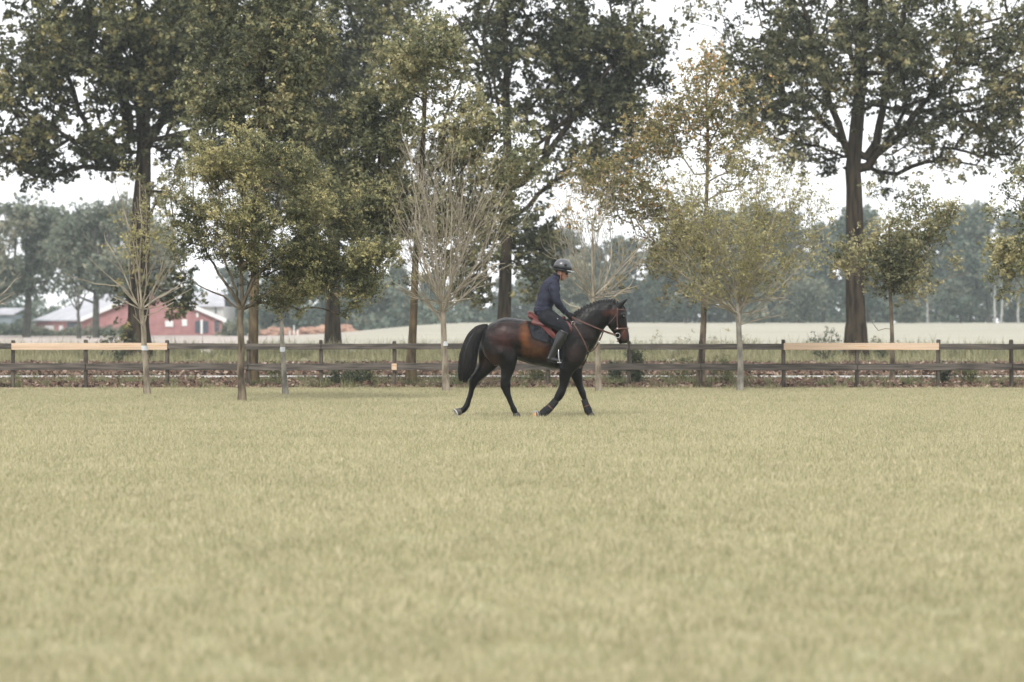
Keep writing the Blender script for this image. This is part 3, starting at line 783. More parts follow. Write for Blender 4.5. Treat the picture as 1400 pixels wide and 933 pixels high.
# ------------------------------------------------------------------ fence
YF = 52.0
FX = [-87, 16.5, 117, 228, 339, 439, 539, 648, 750, 860, 958, 1072, 1172, 1283, 1384, 1487]
fence = empty('fence', (0, YF, 0), 'weathered two rail wooden paddock fence behind the lawn, with two new pale boards', 'fence')
def plank(name, x0, x1, zc0, zc1, h, th, y, m, r, label=None):
    """a sawn board with a slight bow, waney edges and bevelled ends"""
    n = 9; bm = bmesh.new(); rings = []
    for i in range(n):
        u = i / (n - 1); x = x0 + (x1 - x0) * u; zc = zc0 + (zc1 - zc0) * u + math.sin(u * 3.14) * r.uniform(-.004, .004)
        hh = h / 2 + r.uniform(-.003, .003); yy = y + r.uniform(-.003, .003); b = .006
        prof = [(-th / 2 + b, -hh), (th / 2 - b, -hh), (th / 2, -hh + b), (th / 2, hh - b), (th / 2 - b, hh), (-th / 2 + b, hh), (-th / 2, hh - b), (-th / 2, -hh + b)]
        rings.append([bm.verts.new((x, yy + p[0], zc + p[1])) for p in prof])
    for a, b_ in zip(rings, rings[1:]):
        for k in range(8): bm.faces.new((a[k], a[(k + 1) % 8], b_[(k + 1) % 8], b_[k]))
    bm.faces.new(rings[0]); bm.faces.new(rings[-1][::-1])
    o = bm_obj(name, bm, m, fence)
    if label: o['label'] = label
    return o
fr = random.Random(5)
for i, px in enumerate(FX):
    x = P(px, 500, YF).x; top = P(px, 465 if i % 3 else 466, YF).z + fr.uniform(-.01, .012)
    bm = bmesh.new(); wd = .041
    rings = []
    for k, z in enumerate((-.15, .25, .6, top - .03, top)):
        s_ = wd * (1.0 if k < 4 else .8) * fr.uniform(.96, 1.04); ox = fr.uniform(-.004, .004) + .012 * math.sin(i * 2.1) * (z / top)
        rings.append([bm.verts.new((x + ox + a * s_, .07 + b * s_, z)) for a, b in ((-1, -.7), (-.7, -1), (.7, -1), (1, -.7), (1, .7), (.7, 1), (-.7, 1), (-1, .7))])
    for a, b_ in zip(rings, rings[1:]):
        for k in range(8): bm.faces.new((a[k], a[(k + 1) % 8], b_[(k + 1) % 8], b_[k]))
    bm.faces.new(rings[-1])
    bm_obj('post', bm, M['post_wood'], fence)
zt, zl = P(0, 474, YF).z, P(0, 501.7, YF).z
new_spans = {(1, 3), (11, 13)}
for a, b in ((0, 1), (1, 3), (3, 5), (5, 7), (7, 9), (9, 11), (11, 13), (13, 15)):
    x0, x1 = P(FX[a], 0, YF).x + .012, P(FX[b], 0, YF).x - .012
    if (a, b) in new_spans:
        plank('rail', x0 - .02, x1 + .02, zt, zt, .15, .03, -.006, M['new_wood'], fr, 'new pale pine top rail board')
    else:
        plank('rail', x0, x1, zt + fr.uniform(-.008, .008), zt + fr.uniform(-.008, .008), .125, .032, 0, M['old_wood'], fr)
for a, b in ((0, 2), (2, 4), (4, 6), (6, 8), (8, 10), (10, 12), (12, 14), (14, 15)):
    x0, x1 = P(FX[a], 0, YF).x + .01, P(FX[b], 0, YF).x - .01
    plank('rail', x0, x1, zl + fr.uniform(-.008, .008), zl + fr.uniform(-.008, .008), .145, .034, 0, M['old_wood'], fr)
bm = bmesh.new(); x = P(539, 0, YF).x; box(bm, x - .055, x + .055, -.05, -.019, zl - .07, zl + .07)
bmesh.ops.bevel(bm, geom=bm.edges[:], offset=.004, segments=1, affect='EDGES')
tag(bm_obj('rail_block', bm, M['new_wood'], fence), 'small new pale wood block on the lower rail')

# ------------------------------------------------------------------ shrubs
def shrub(name, Y, px, py, h, wd, seed, m, wood, label, n=60, per=24, size=.05, crad=.08, up_stems=9, cat='shrub', group=None, stem_r=.006):
    r = np.random.default_rng(seed)
    b = np.array(P(px, py, Y)); b[2] = float(terrain(b[0], Y)) + .01
    net = Net(); net.add(b - [0, 0, .03], -1, stem_r * 1.5); net.add(b, 0, stem_r * 1.5)
    T = []
    for i in range(up_stems):
        a = i * 2.4; sp = r.uniform(.2, 1) * wd / 2
        end = b + np.array([math.cos(a) * sp, math.sin(a) * sp * .8, h * r.uniform(.7, 1.0)])
        mid = b + (end - b) * .5 + np.array([math.cos(a) * sp * .25, 0, -.02])
        j = net.poly([b, mid, end], [stem_r, stem_r * .7, stem_r * .35], par=1, step=.12, jit=.01, r=r)
    P_ = np.array(net.p[4:])
    L = None
    if n:
        T = P_[r.choice(len(P_), n)] + r.normal(size=(n, 3)) * crad * .8
        T = T[T[:, 2] > b[2] + .04]
        L = leaves(T, per, crad, size, r, .4, 3, .4, .9, .5, np.clip(.45 + .2 * r.normal(size=len(T)), 0, 1))
    return finish_tree(name, b, net, 2, wood, wood, L, m, label, cat, group, rough=0, crown='foliage', sides=(6, 5, 3))
M['shrub_dark'] = leaf_mat('shrub_dark', [(0, (0.035, 0.05, 0.03)), (0.5, (0.08, 0.10, 0.06)), (1, (0.17, 0.18, 0.11))], trans=0.2)
shrub('broom_bush', 82, 1130, 497, 1.15, 1.5, 201, M['shrub_dark'], M['far_bark'], 'spiky half bare broom bush left of the right hand oak trunk', 45, 16, .09, .12, 26, stem_r=.012)
shrub('broom_bush', 84, 160, 497, .95, 1.6, 202, M['shrub_dark'], M['far_bark'], 'dark low broom bush against the left hand oak trunk foot', 60, 20, .10, .14, 16, stem_r=.01)
shrub('broom_bush', 84, 1205, 497, .7, 1.2, 203, M['shrub_dark'], M['far_bark'], 'thin low broom bush just right of the right hand oak trunk', 26, 16, .09, .12, 14, stem_r=.009)
shrub('conifer_shrub', 53.5, 868, 530, .80, .36, 204, M['shrub_dark'], M['far_bark'], 'tall narrow dark green shrub behind the fence below the horse head', 170, 26, .045, .07, 14)
shrub('conifer_shrub', 53.5, 842, 530, .44, .40, 205, M['shrub_dark'], M['far_bark'], 'small round dark green shrub left of the tall narrow one', 110, 26, .045, .07, 12)
shrub('conifer_shrub', 53.5, 1290, 528, .42, .34, 206, M['shrub_dark'], M['far_bark'], 'dark green clump at the post ending the right hand pale board', 100, 26, .045, .06, 12)
shrub('verge_shrub', 54, 1325, 528, .36, .55, 207, M['weeds'], M['far_bark'], 'low grey green shrub between the last two right hand fence posts', 70, 22, .05, .08, 12)
shrub('verge_shrub', 53, 470, 531, .34, .85, 208, M['shrub_dark'], M['far_bark'], 'low green shrub behind the fence between the post and the pale wood block', 150, 24, .05, .09, 14)
shrub('verge_shrub', 55, 930, 528, .50, .9, 209, M['weeds'], M['far_bark'], 'loose low bramble left of the lichen stained trunk', 70, 20, .055, .09, 12)
shrub('verge_shrub', 54, 990, 529, .52, .6, 210, M['weeds'], M['far_bark'], 'loose low bramble between the two trunks right of the horse', 60, 20, .055, .09, 12)
shrub('verge_shrub', 54, 500, 528, .45, .5, 211, M['weeds'], M['far_bark'], 'grey green bramble left of the pale wood block on the fence', 70, 20, .055, .09, 10)
shrub('verge_shrub', 53.5, 380, 530, .40, .5, 212, M['weeds'], M['far_bark'], 'weedy bramble between the two leaning trunks left of centre', 60, 20, .055, .09, 10)
shrub('verge_shrub', 53.5, 640, 530, .34, .8, 213, M['weeds'], M['far_bark'], 'low bramble behind the fence at the horse tail', 80, 20, .055, .09, 10)
shrub('verge_shrub', 54.5, 735, 529, .42, .8, 214, M['weeds'], M['far_bark'], 'low bramble behind the fence under the horse belly', 80, 20, .055, .09, 10)
for i, (px, h) in enumerate(((890, .75), (935, .7), (985, .9), (1240, .55), (1020, .6))):
    shrub('weed_stalk', 80 + i, px, 490, h + .3, .8, 220 + i, M['tall_grass'], M['twig'],
          ['tall thin weed stalk between horse head and lichen trunk', 'tall thin weed stalk against the field left of the lichen trunk', 'leafy weed stalk between the two trunks right of the horse', 'short weed stalk right of the small airy tree', 'low weed stalk right of the grey trunk'][i],
          22, 12, .07, .10, 6, 'weed', stem_r=.006)

# ------------------------------------------------------------------ far trees and woods
def far_tree_proto(name, seed, h, wd, blobs, lm, n, per, size, crad, lab, trunk_r=.25, bark=None, fork=.3, thr=-.5):
    """built at the origin in metres: blobs (x, y, z, rx, ry, rz, w)"""
    r = np.random.default_rng(seed); net = Net()
    net.poly([(0, 0, -.3), (0.1, 0, h * fork), (0, 0.1, h * .75)], [trunk_r * 1.2, trunk_r * .8, trunk_r * .3], step=1.0, jit=.06, r=r)
    nt_ = len(net.p)
    B = np.array(blobs, float); W = B[:, 6] * B[:, 3] * B[:, 5]; W /= W.sum(); fld = cosfield(seed + 1, 1.7)
    out = np.zeros((0, 3))
    while len(out) < n:
        k = r.choice(len(B), n, p=W); d = r.normal(size=(n, 3)); d /= np.linalg.norm(d, axis=1)[:, None]
        p = B[k, :3] + d * (r.uniform(size=n) ** (1 / 2.4))[:, None] * B[k, 3:6]
        out = np.vstack([out, p[fld(p) > thr]])
    T = out[:n]
    grow(net, T, .35, r, 1.2, start=int(nt_ * .3), rtip=.03)
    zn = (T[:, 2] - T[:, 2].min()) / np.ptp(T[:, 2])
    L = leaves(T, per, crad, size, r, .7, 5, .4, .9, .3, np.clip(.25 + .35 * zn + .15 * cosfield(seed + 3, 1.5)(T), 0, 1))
    return finish_tree(name, (0, 0, 0), net, nt_, bark or M['far_bark'], bark or M['far_bark'], L, lm, lab, 'tree', None, min_r=.03, sides=(8, 5, 3))
def copy_thing(o, loc, s, rz, label=None, group=None):
    c = o.copy(); COL.objects.link(c); c.location = loc; c.scale = s; c.rotation_euler = (0, 0, rz)
    if label: c['label'] = label
    if group: c['group'] = group
    for ch in [q for q in COL.objects if q.parent == o]:
        d = ch.copy(); COL.objects.link(d); d.parent = c
    return c
def blobset(seed, h, wd, low=.25, k=9):
    r = np.random.default_rng(seed); out = []
    for i in range(k):
        z = h * r.uniform(low, .88); m = wd / 2 * math.sin(math.pi * min(1, (z / h - low * .6) / (1.08 - low * .6))) ** .6
        a = r.uniform(0, 6.28); d = m * r.uniform(.2, .65)
        s_ = wd * r.uniform(.16, .27); out.append((math.cos(a) * d, math.sin(a) * d, z, s_, s_, s_ * r.uniform(.7, 1), 1))
    return out
wood_label = 'hazy blue green tree in the distant wood beyond the right hand field'
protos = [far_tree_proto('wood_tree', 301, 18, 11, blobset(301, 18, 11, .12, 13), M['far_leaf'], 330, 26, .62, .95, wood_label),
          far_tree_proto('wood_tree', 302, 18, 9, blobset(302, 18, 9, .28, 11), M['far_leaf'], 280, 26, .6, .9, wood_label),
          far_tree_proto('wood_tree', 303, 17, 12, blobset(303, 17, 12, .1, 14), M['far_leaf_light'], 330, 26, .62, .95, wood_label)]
wr = random.Random(11)
spots = []
for i in range(19):
    px = 770 + i * 39 + wr.uniform(-12, 12); Y = wr.uniform(345, 400)
    top = 268 + wr.uniform(-12, 26)
    if 1300 < px < 1420: top = 258 + wr.uniform(-6, 8)
    if 790 < px < 900: top = 300 + wr.uniform(-10, 20)
    spots.append((px, Y, top, wr.choice([0, 1, 1, 0, 2])))
for i in range(9):
    spots.append((800 + i * 76 + wr.uniform(-25, 25), wr.uniform(325, 345), 350 + wr.uniform(-25, 30), wr.choice([0, 2, 0])))
used = set()
MARKS = [(-999, 400, 'behind the round leafy tree'), (400, 500, 'above the rubble heaps'), (500, 600, 'left of the bare fan shaped tree'), (600, 700, 'above the horse rump'), (700, 790, 'behind the rider'),
         (790, 870, 'behind the horse neck and head'), (870, 960, 'just left of the yellow lichen trunk'), (960, 1080, 'behind the vase shaped young tree'), (1080, 1170, 'left of the right hand oak trunk'),
         (1170, 1260, 'behind the small airy tree'), (1260, 1340, 'right of the small airy tree'), (1340, 9999, 'by the three birch stems')]
ORD = ['leftmost', 'second', 'third', 'fourth', 'fifth', 'sixth', 'seventh']
wood_specs = []
def wood_flush():
    def key(w): return (w[1] < 346 and w[0] > 780, [m_[2] for m_ in MARKS if m_[0] <= w[0] < m_[1]][0])
    for w in wood_specs:
        kk = key(w); same = sorted(q[0] for q in wood_specs if key(q) == kk)
        base_ = 'low hazy bushy wood trees ' if kk[0] else 'tall hazy blue green wood trees '
        if len(same) == 1: lab = base_.replace('trees', 'tree') + kk[1]
        else:
            n_ = same.index(w[0]); o_ = 'rightmost' if n_ == len(same) - 1 else ORD[n_]
            lab = o_ + ' of the ' + ('low wood trees ' if kk[0] else 'tall wood trees ') + kk[1]
        wood_build(*w, lab, base_ + kk[1])
def wood_at(px, Y, top, k, lab, grp): wood_specs.append((px, Y, top, k))
def wood_build(px, Y, top, k, lab, grp):
    x = P(px, 0, Y).x; z = float(terrain(x, Y)); h = P(px, top, Y).z - z; s_ = h / 17.5
    sw = max(s_, .5) * wr.uniform(.9, 1.2); rz = wr.uniform(0, 6.28)
    if k not in used:
        used.add(k); o = protos[k]; o.location = (x, Y, z); o.scale = (sw, sw, s_); o.rotation_euler = (0, 0, rz); o['label'] = lab; o['group'] = grp
    else:
        copy_thing(protos[k], (x, Y, z), (sw, sw, s_), rz, lab, grp)
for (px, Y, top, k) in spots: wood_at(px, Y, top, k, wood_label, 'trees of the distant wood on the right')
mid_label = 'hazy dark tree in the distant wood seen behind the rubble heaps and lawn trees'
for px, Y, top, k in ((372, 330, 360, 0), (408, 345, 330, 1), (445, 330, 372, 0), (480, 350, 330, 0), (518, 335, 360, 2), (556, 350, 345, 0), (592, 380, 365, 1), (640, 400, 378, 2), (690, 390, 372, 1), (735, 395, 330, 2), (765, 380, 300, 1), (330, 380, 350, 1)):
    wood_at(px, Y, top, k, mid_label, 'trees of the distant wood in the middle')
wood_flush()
# left hand trees before the barn
lt = far_tree_proto('field_tree', 311, 14, 9, blobset(311, 14, 9.5, .3, 13), M['far_leaf_light'], 520, 34, .34, .62, 'hazy round crowned tree at the far left before the barn', .3)
def place(o, px, Y, top, sw, rz, label=None):
    x = P(px, 0, Y).x; z = float(terrain(x, Y)); h = P(px, top, Y).z - z; s_ = h / 13.6
    o.location = (x, Y, z); o.scale = (s_ * sw, s_ * sw, s_); o.rotation_euler = (0, 0, rz)
    if label: o['label'] = label
place(lt, 36, 235, 262, 1.15, 0.4)
for px, Y, top, sw, rz, lab in ((132, 225, 258, 1.0, 2.2, 'hazy tall airy tree in front of the barn roof, left of the oak trunk'),
                               (-12, 250, 290, 1.0, 4.0, 'hazy tree at the left edge of the photo'),
                               (-45, 240, 270, .9, 1.0, 'hazy tree just outside the left edge'),
                               (190, 260, 275, 1.1, 5.1, 'hazy tree behind the left hand oak trunk')):
    c = copy_thing(lt, (0, 0, 0), (1, 1, 1), 0); place(c, px, Y, top, sw, rz, lab)
# small Y-shaped bare tree before the barn
fan_tree('field_tree', 215, [(108, 458), (108, 440), (107, 425)], (.16, .12), 5, (107, 412, 22, 30), M['far_bark'], M['far_bark'],
         'small dark forked tree in front of the barn', 315, r_main=.09, spread=(15, 50), levels=0, rtip=.03)
# birches with white stems before the wood
br_lab = ['short white birch stem at the wood edge right of the small airy tree', 'straight tall white birch stem at the far wood edge, leftmost of three',
          'slightly bent white birch stem at the far wood edge, middle of three', 'white birch stem nearest the right edge of the photo']
for i, (px, top, bend) in enumerate(((1268, 422, 0), (1360, 396, 0), (1368, 392, .8), (1393, 420, -.6))):
    Y = 318; a, b = P(px, 443, Y), P(px, top, Y); a.z = float(terrain(a.x, Y)) - .1
    net = Net(); net.poly([a, (a.x + bend * .2, Y, (a.z * 2 + b.z) / 3), (a.x + bend * .3, Y, (a.z + b.z * 2) / 3), (b.x + bend * .1, Y, b.z), (b.x - bend * .2, Y + .3, b.z + 3)], [.17, .15, .14, .12, .05], step=.6, jit=.03)
    n0 = len(net.p); r = np.random.default_rng(400 + i); T = np.array([b.x - bend, Y, b.z + 2.5]) + r.normal(size=(40, 3)) * [.9, .9, 1.3]
    grow(net, T, .3, r, .5, start=n0 // 2, rtip=.012)
    finish_tree('birch_tree', (a.x, Y, a.z + .1), net, n0, M['birch_bark'], M['birch_bark'], leaves(T, 20, .5, .3, r), M['far_leaf'], br_lab[i], 'tree')
# underwood of the far woods: one uncountable mass
r = np.random.default_rng(55)
U = []
for x0, x1, yc, n in ((-60, 110, 400, 1300), (-50, -8, 338, 260), (-120, -30, 420, 700), (-100, -60, 300, 180)):
    x = r.uniform(x0, x1, n); y = yc + r.normal(size=n) * 5
    z = terrain(x, y) + np.abs(r.normal(size=n)) * 2.2 * (1 + .4 * np.sin(x * .2)); U.append(np.stack([x, y, z], 1))
U = np.vstack(U)
V, Q, t = leaves(U, 30, 1.5, .8, r, .7, 5, .5, .8, .3, np.clip(.35 + .1 * r.normal(size=len(U)), 0, 1))
tag(link(bpy.data.objects.new('underwood', np_mesh('underwood', V, Q, M['far_leaf'], attr=t))), 'dense bushes and undergrowth of the distant wood', kind='stuff')

# ------------------------------------------------------------------ barn and sheds
M['brick'] = mat('brick', (0.33, 0.16, 0.16), (0.42, 0.22, 0.215), 1.2, .9, .1)  # red brick, its pale pink tone partly distance haze put into the colour
M['roof_sheet'] = mat('roof_sheet', (0.33, 0.33, 0.36), (0.43, 0.43, 0.45), .5, .8, .2)
M['white_paint'] = mat('white_paint', (0.75, 0.75, 0.74), rough=.5)
M['dark_door'] = mat('dark_door', (0.05, 0.06, 0.08), (0.09, 0.10, 0.12), 1, .6)
M['grey_wall'] = mat('grey_wall', (0.42, 0.42, 0.40), (0.50, 0.50, 0.48), .5, .9)
M['slate_blue'] = mat('slate_blue', (0.16, 0.20, 0.22), (0.22, 0.26, 0.28), .5, .9)
YB = 275.0; sB = F / YB
def bx(px): return (px - 700) / sB
def bz(py): return CAMZ + (HZ - py) / sB
barn = empty('barn', (bx(210), YB, 0), 'red brick barn with wide white edged gable and pale grey roof', 'barn')
def rel(v): return [(p[0] - barn.location.x, p[1] - YB, p[2]) for p in v]
# gable faces the camera; the long side runs back to the left
gx0, gx1, gxm, ze, za = bx(113), bx(305), bx(209), bz(437), bz(396)
dxl, dyl = bx(45) - bx(113), 26.0                       # sweep of the long side
fr_v = [(gx0, YB, -.1), (gx1, YB, -.1), (gx1, YB, ze), (gxm, YB, za), (gx0, YB, ze)]
k = (YB + dyl) / YB
def back(p): return (p[0] * k + dxl * 1.02, YB + dyl, p[2])
bk = [back(p) for p in fr_v]
mesh_obj('wall', rel(fr_v + bk), [(0, 1, 2, 3, 4), (9, 8, 7, 6, 5), (0, 4, 9, 5), (1, 6, 7, 2)], M['brick'], barn)
def slab(name, a, b, c, d, th, m, over=.25):
    vs = [a, b, c, d]; up = [(p[0], p[1], p[2] + th) for p in vs]
    return mesh_obj(name, rel(vs + up), [(3, 2, 1, 0), (4, 5, 6, 7), (0, 1, 5, 4), (1, 2, 6, 5), (2, 3, 7, 6), (3, 0, 4, 7)], m, barn)
def off(p, dy, dx=0, dz=0): return (p[0] + dx, p[1] + dy, p[2] + dz)
slab('roof', off(fr_v[4], -.4, -.5, -.18), off(fr_v[3], -.4, 0, .03), off(bk[3], .3, 0, .03), off(bk[4], .3, -.5, -.18), .16, M['roof_sheet'])
slab('roof', off(fr_v[3], -.4, 0.01, .03), off(fr_v[2], -.4, .5, -.18), off(bk[2], .3, .5, -.18), off(bk[3], .3, 0.01, .03), .16, M['roof_sheet'])
for s0, s1 in ((off(fr_v[4], -.46, -.5, -.42), off(fr_v[3], -.46, 0, -.21)), (off(fr_v[3], -.46, .01, -.21), off(fr_v[2], -.46, .5, -.42))):
    vs = [s0, s1, off(s1, 0, 0, .48), off(s0, 0, 0, .48)]; v2 = [off(p, .05) for p in vs]
    mesh_obj('verge_board', rel(vs + v2), [(0, 1, 2, 3), (7, 6, 5, 4), (0, 4, 5, 1), (1, 5, 6, 2), (2, 6, 7, 3), (3, 7, 4, 0)], M['white_paint'], barn)
def wallbox(name, p0, p1, y0, y1, m, th=.12):
    bm = bmesh.new(); box(bm, bx(p0) - barn.location.x, bx(p1) - barn.location.x, -th, .06, bz(y1), bz(y0)); return bm_obj(name, bm, m, barn)
wallbox('door', 267, 274, 439, 455.5, M['dark_door'], .06); wallbox('door', 277.8, 285, 439, 455.5, M['dark_door'], .06)
wallbox('door_post', 274.3, 277.4, 437.5, 457, M['white_paint'], .16)
wallbox('door', 293.5, 299.5, 439, 454, M['dark_door'], .06)
wallbox('window', 249, 256, 437, 446, M['white_paint']); wallbox('window', 226, 237, 439, 447, M['white_paint']); wallbox('window', 268.5, 271.5, 428, 434, M['white_paint'])
# openings in the long side wall
def sidequad(name, u0, u1, z0, z1, m, o_=.08):
    a, b = Vector(fr_v[0]), Vector(bk[0]); n = Vector((a.y - b.y, b.x - a.x, 0)).normalized(); n = n if n.y < 0 else -n
    vs = []
    for u, z in ((u0, z0), (u1, z0), (u1, z1), (u0, z1)):
        p = a.lerp(b, u); vs.append(Vector((p.x, p.y, z)) + n * o_)
    v2 = [p - n * .15 for p in vs]
    return mesh_obj(name, rel(vs + v2), [(0, 1, 2, 3), (7, 6, 5, 4), (0, 4, 5, 1), (1, 5, 6, 2), (2, 6, 7, 3), (3, 7, 4, 0)], m, barn)
sidequad('door', .60, .78, .0, 1.1, M['white_paint']); sidequad('door', .06, .30, .0, 1.5, M['dark_door']); sidequad('window', .40, .47, .5, 1.1, M['white_paint'])
# a grey shed behind, its pale roof above the barn's right slope
sh = empty('shed', (bx(285), 320, 0), 'grey shed with pale roof standing behind the right slope of the barn', 'shed')
s2 = 320 / F
def sx2(px): return (px - 700) * s2 - sh.location.x
def sz2(py): return CAMZ + (HZ - py) * s2
bm = bmesh.new(); box(bm, sx2(215), sx2(306), 0, 14, 0, sz2(419)); bm_obj('wall', bm, M['grey_wall'], sh)
x0, x1, z0, z1 = sx2(212), sx2(308), sz2(420), sz2(400)
mesh_obj('roof', [(x0, -.4, z0), (x1, -.4, z0), (x1 - 1, 7, z1), (x0 + 1, 7, z1), (x0, 14.4, z0), (x1, 14.4, z0), (x0, -.4, z0 + .15), (x1, -.4, z0 + .15), (x1 - 1, 7, z1 + .15), (x0 + 1, 7, z1 + .15), (x0, 14.4, z0 + .15), (x1, 14.4, z0 + .15)],
         [(6, 7, 8, 9), (9, 8, 11, 10), (0, 3, 2, 1), (3, 4, 5, 2), (0, 1, 7, 6), (1, 2, 8, 7), (2, 5, 11, 8), (5, 4, 10, 11), (4, 3, 9, 10), (3, 0, 6, 9)], M['roof_sheet'], sh)
bm = bmesh.new(); box(bm, sx2(294), sx2(296), -.2, -.05, 0, sz2(419)); bm_obj('downpipe', bm, M['dark_door'], sh)
s3 = empty('shed', (-61.0, 290, 0), 'low blue grey shed at the far left under the hazy trees', 'shed')
bm = bmesh.new(); box(bm, -5.5, 1.0, 0, 6, 0, 2.4); bm_obj('wall', bm, M['slate_blue'], s3)
mesh_obj('roof', [(-5.9, -.4, 2.35), (1.3, -.4, 2.35), (1.3, 6.4, 3.1), (-5.9, 6.4, 3.1), (-5.9, -.4, 2.5), (1.3, -.4, 2.5), (1.3, 6.4, 3.25), (-5.9, 6.4, 3.25)],
         [(3, 2, 1, 0), (4, 5, 6, 7), (0, 1, 5, 4), (1, 2, 6, 5), (2, 3, 7, 6), (3, 0, 4, 7)], M['roof_sheet'], s3)

# hedge before the barn
r = np.random.default_rng(77)
def hedge(name, px0, px1, Y, h, label, n, m, size=.3):
    x = (r.uniform(px0, px1, n) - 700) / F * Y
    U = np.stack([x, Y + r.normal(size=n) * .6, terrain(x, np.full(n, Y)) + r.uniform(0, 1, n) * h * (0.8 + .3 * np.sin(x * .8))], 1)
    V, Q, t = leaves(U, 24, .35, size, r, .6, 4, .5, .9, .3)
    root = empty(name, (float((px0 + px1) / 2 - 700) / F * Y, Y, 0), label, 'hedge')
    link(bpy.data.objects.new('foliage', np_mesh('foliage', V - np.array(root.location), Q, m, attr=t)), root)
hedge('hedge', 40, 200, 262, .9, 'low green hedge along the foot of the barn left part', 230, M['far_leaf_light'])
hedge('hedge', 302, 352, 262, 1.5, 'low hedge right of the barn gable', 120, M['far_leaf_light'])
hedge('hedge', -60, 38, 270, 2.0, 'dark hedge left of the barn under the hazy trees', 180, M['far_leaf'])

# rubble heaps and stakes
M['rubble'] = mat('rubble', (0.25, 0.15, 0.115), (0.42, 0.27, 0.20), 1.2, .95, .05, .6, 3, c3=(0.5, .36, .25))
for i, (px, wpx, top, lab) in enumerate(((378, 56, 448, 'reddish rubble heap left of the thin leaning trunk'), (425, 44, 447.5, 'orange brown rubble heap right of the thin leaning trunk'), (457, 62, 443, 'largest and rightmost reddish rubble heap at the field edge'))):
    Y = 268; bm = bmesh.new(); bmesh.ops.create_icosphere(bm, subdivisions=5, radius=1)
    c = P(px, 459, Y); h = P(px, top, Y).z; rw = wpx / 2 * Y / F
    for v_ in bm.verts:
        q = mnoise.fractal(v_.co * 2.2 + Vector((i * 7, 0, 0)), 1, 2, 5) * .28 + mnoise.noise(v_.co * 9) * .06
        v_.co = Vector((v_.co.x * rw, v_.co.y * rw * .8, v_.co.z * h)) * (1 + q)
        if v_.co.z < -.1: v_.co.z = -.1
    o = bm_obj('rubble_heap', bm, M['rubble'], None, False); o.location = (c.x, Y, 0)
    tag(o, lab, 'rubble')
for px, top, lab in ((402, 445, 'tallest white stake between the rubble heaps'), (396, 452, 'short white stake just left of the tallest one'), (407, 451, 'short white stake just right of the tallest one')):
    Y = 262; bm = bmesh.new(); x = P(px, 0, Y).x
    bmesh.ops.create_cone(bm, cap_ends=True, segments=8, radius1=.07, radius2=.06, depth=P(px, top, Y).z, matrix=Matrix.Translation((0, 0, P(px, top, Y).z / 2)))
    o = bm_obj('stake', bm, M['white_paint']); o.location = (x, Y, 0); tag(o, lab, 'stake')

# ------------------------------------------------------------------ horse and rider
YH = 35.9
K = 343.6                                    # drawing units per metre
HX = (746 - 700) / F * YH
def U3(x, z, y=0.0):
    """side drawing units -> metres, relative to the horse root (x forward, y away from the camera)"""
    return Vector(((x - 545) / K, y / K, (857 - z) / K))

def spline(secs, k=4):
    """Catmull-Rom through rows of numbers"""
    A = np.array(secs, float); n = len(A); out = []
    for i in range(n - 1):
        p0, p1, p2, p3 = A[max(0, i - 1)], A[i], A[i + 1], A[min(n - 1, i + 2)]
        for j in range(k):
            t = j / k
            out.append(.5 * ((2 * p1) + (-p0 + p2) * t + (2 * p0 - 5 * p1 + 4 * p2 - p3) * t * t + (-p0 + 3 * p1 - 3 * p2 + p3) * t ** 3))
    out.append(A[-1]); return np.array(out)

def loft(bm, secs, seg=20, k=4, grow_=0.0, cap=0.35, pw=2.0):
    """secs rows: x, z, r (in the side plane), hd (half depth), y"""
    A = spline(secs, k)
    C = np.array([U3(a[0], a[1], a[4]) for a in A]); R = A[:, 2] / K + grow_; H = A[:, 3] / K + grow_
    T = np.gradient(C, axis=0); rings = []
    for c, t, r_, h_ in zip(C, T, R, H):
        t = t / (np.linalg.norm(t) + 1e-9)
        n = np.array([-t[2], 0, t[0]]); nl = np.linalg.norm(n)
        n = n / nl if nl > .15 else np.array([1.0, 0, 0]); b = np.cross(t, n); b /= np.linalg.norm(b)
        ring = []
        for s_ in range(seg):
            a = 2 * math.pi * s_ / seg; ca, sa = math.cos(a), math.sin(a)
            ca = math.copysign(abs(ca) ** (2 / pw), ca); sa = math.copysign(abs(sa) ** (2 / pw), sa)
            ring.append(bm.verts.new(c + n * ca * r_ + b * sa * h_))
        rings.append(ring)
    for a, b_ in zip(rings, rings[1:]):
        for q in range(seg): bm.faces.new((a[q], a[(q + 1) % seg], b_[(q + 1) % seg], b_[q]))
    for ring, c, t, r_ in ((rings[0], C[0], -T[0], R[0]), (rings[-1], C[-1], T[-1], R[-1])):
        t = t / (np.linalg.norm(t) + 1e-9); v = bm.verts.new(c + t * r_ * cap)
        for q in range(seg): bm.faces.new((ring[q], ring[(q + 1) % seg], v))

def remesh(name, bm, m, parent, vox=.012, smooth=5, deform=None):
    me = bpy.data.meshes.new(name + '_raw'); bmesh.ops.recalc_face_normals(bm, faces=bm.faces[:]); bm.to_mesh(me); bm.free()
    o = bpy.data.objects.new(name, me); COL.objects.link(o)
    md = o.modifiers.new('r', 'REMESH'); md.mode = 'VOXEL'; md.voxel_size = vox
    if smooth:
        ms = o.modifiers.new('s', 'SMOOTH'); ms.iterations = smooth; ms.factor = .5
    dg = bpy.context.evaluated_depsgraph_get(); ev = o.evaluated_get(dg)
    me2 = bpy.data.meshes.new_from_object(ev); me2.name = name
    bpy.data.objects.remove(o); bpy.data.meshes.remove(me)
    if deform: deform(me2)
    shade(me2, True); me2.materials.clear(); me2.materials.append(m)
    return link(bpy.data.objects.new(name, me2), parent)

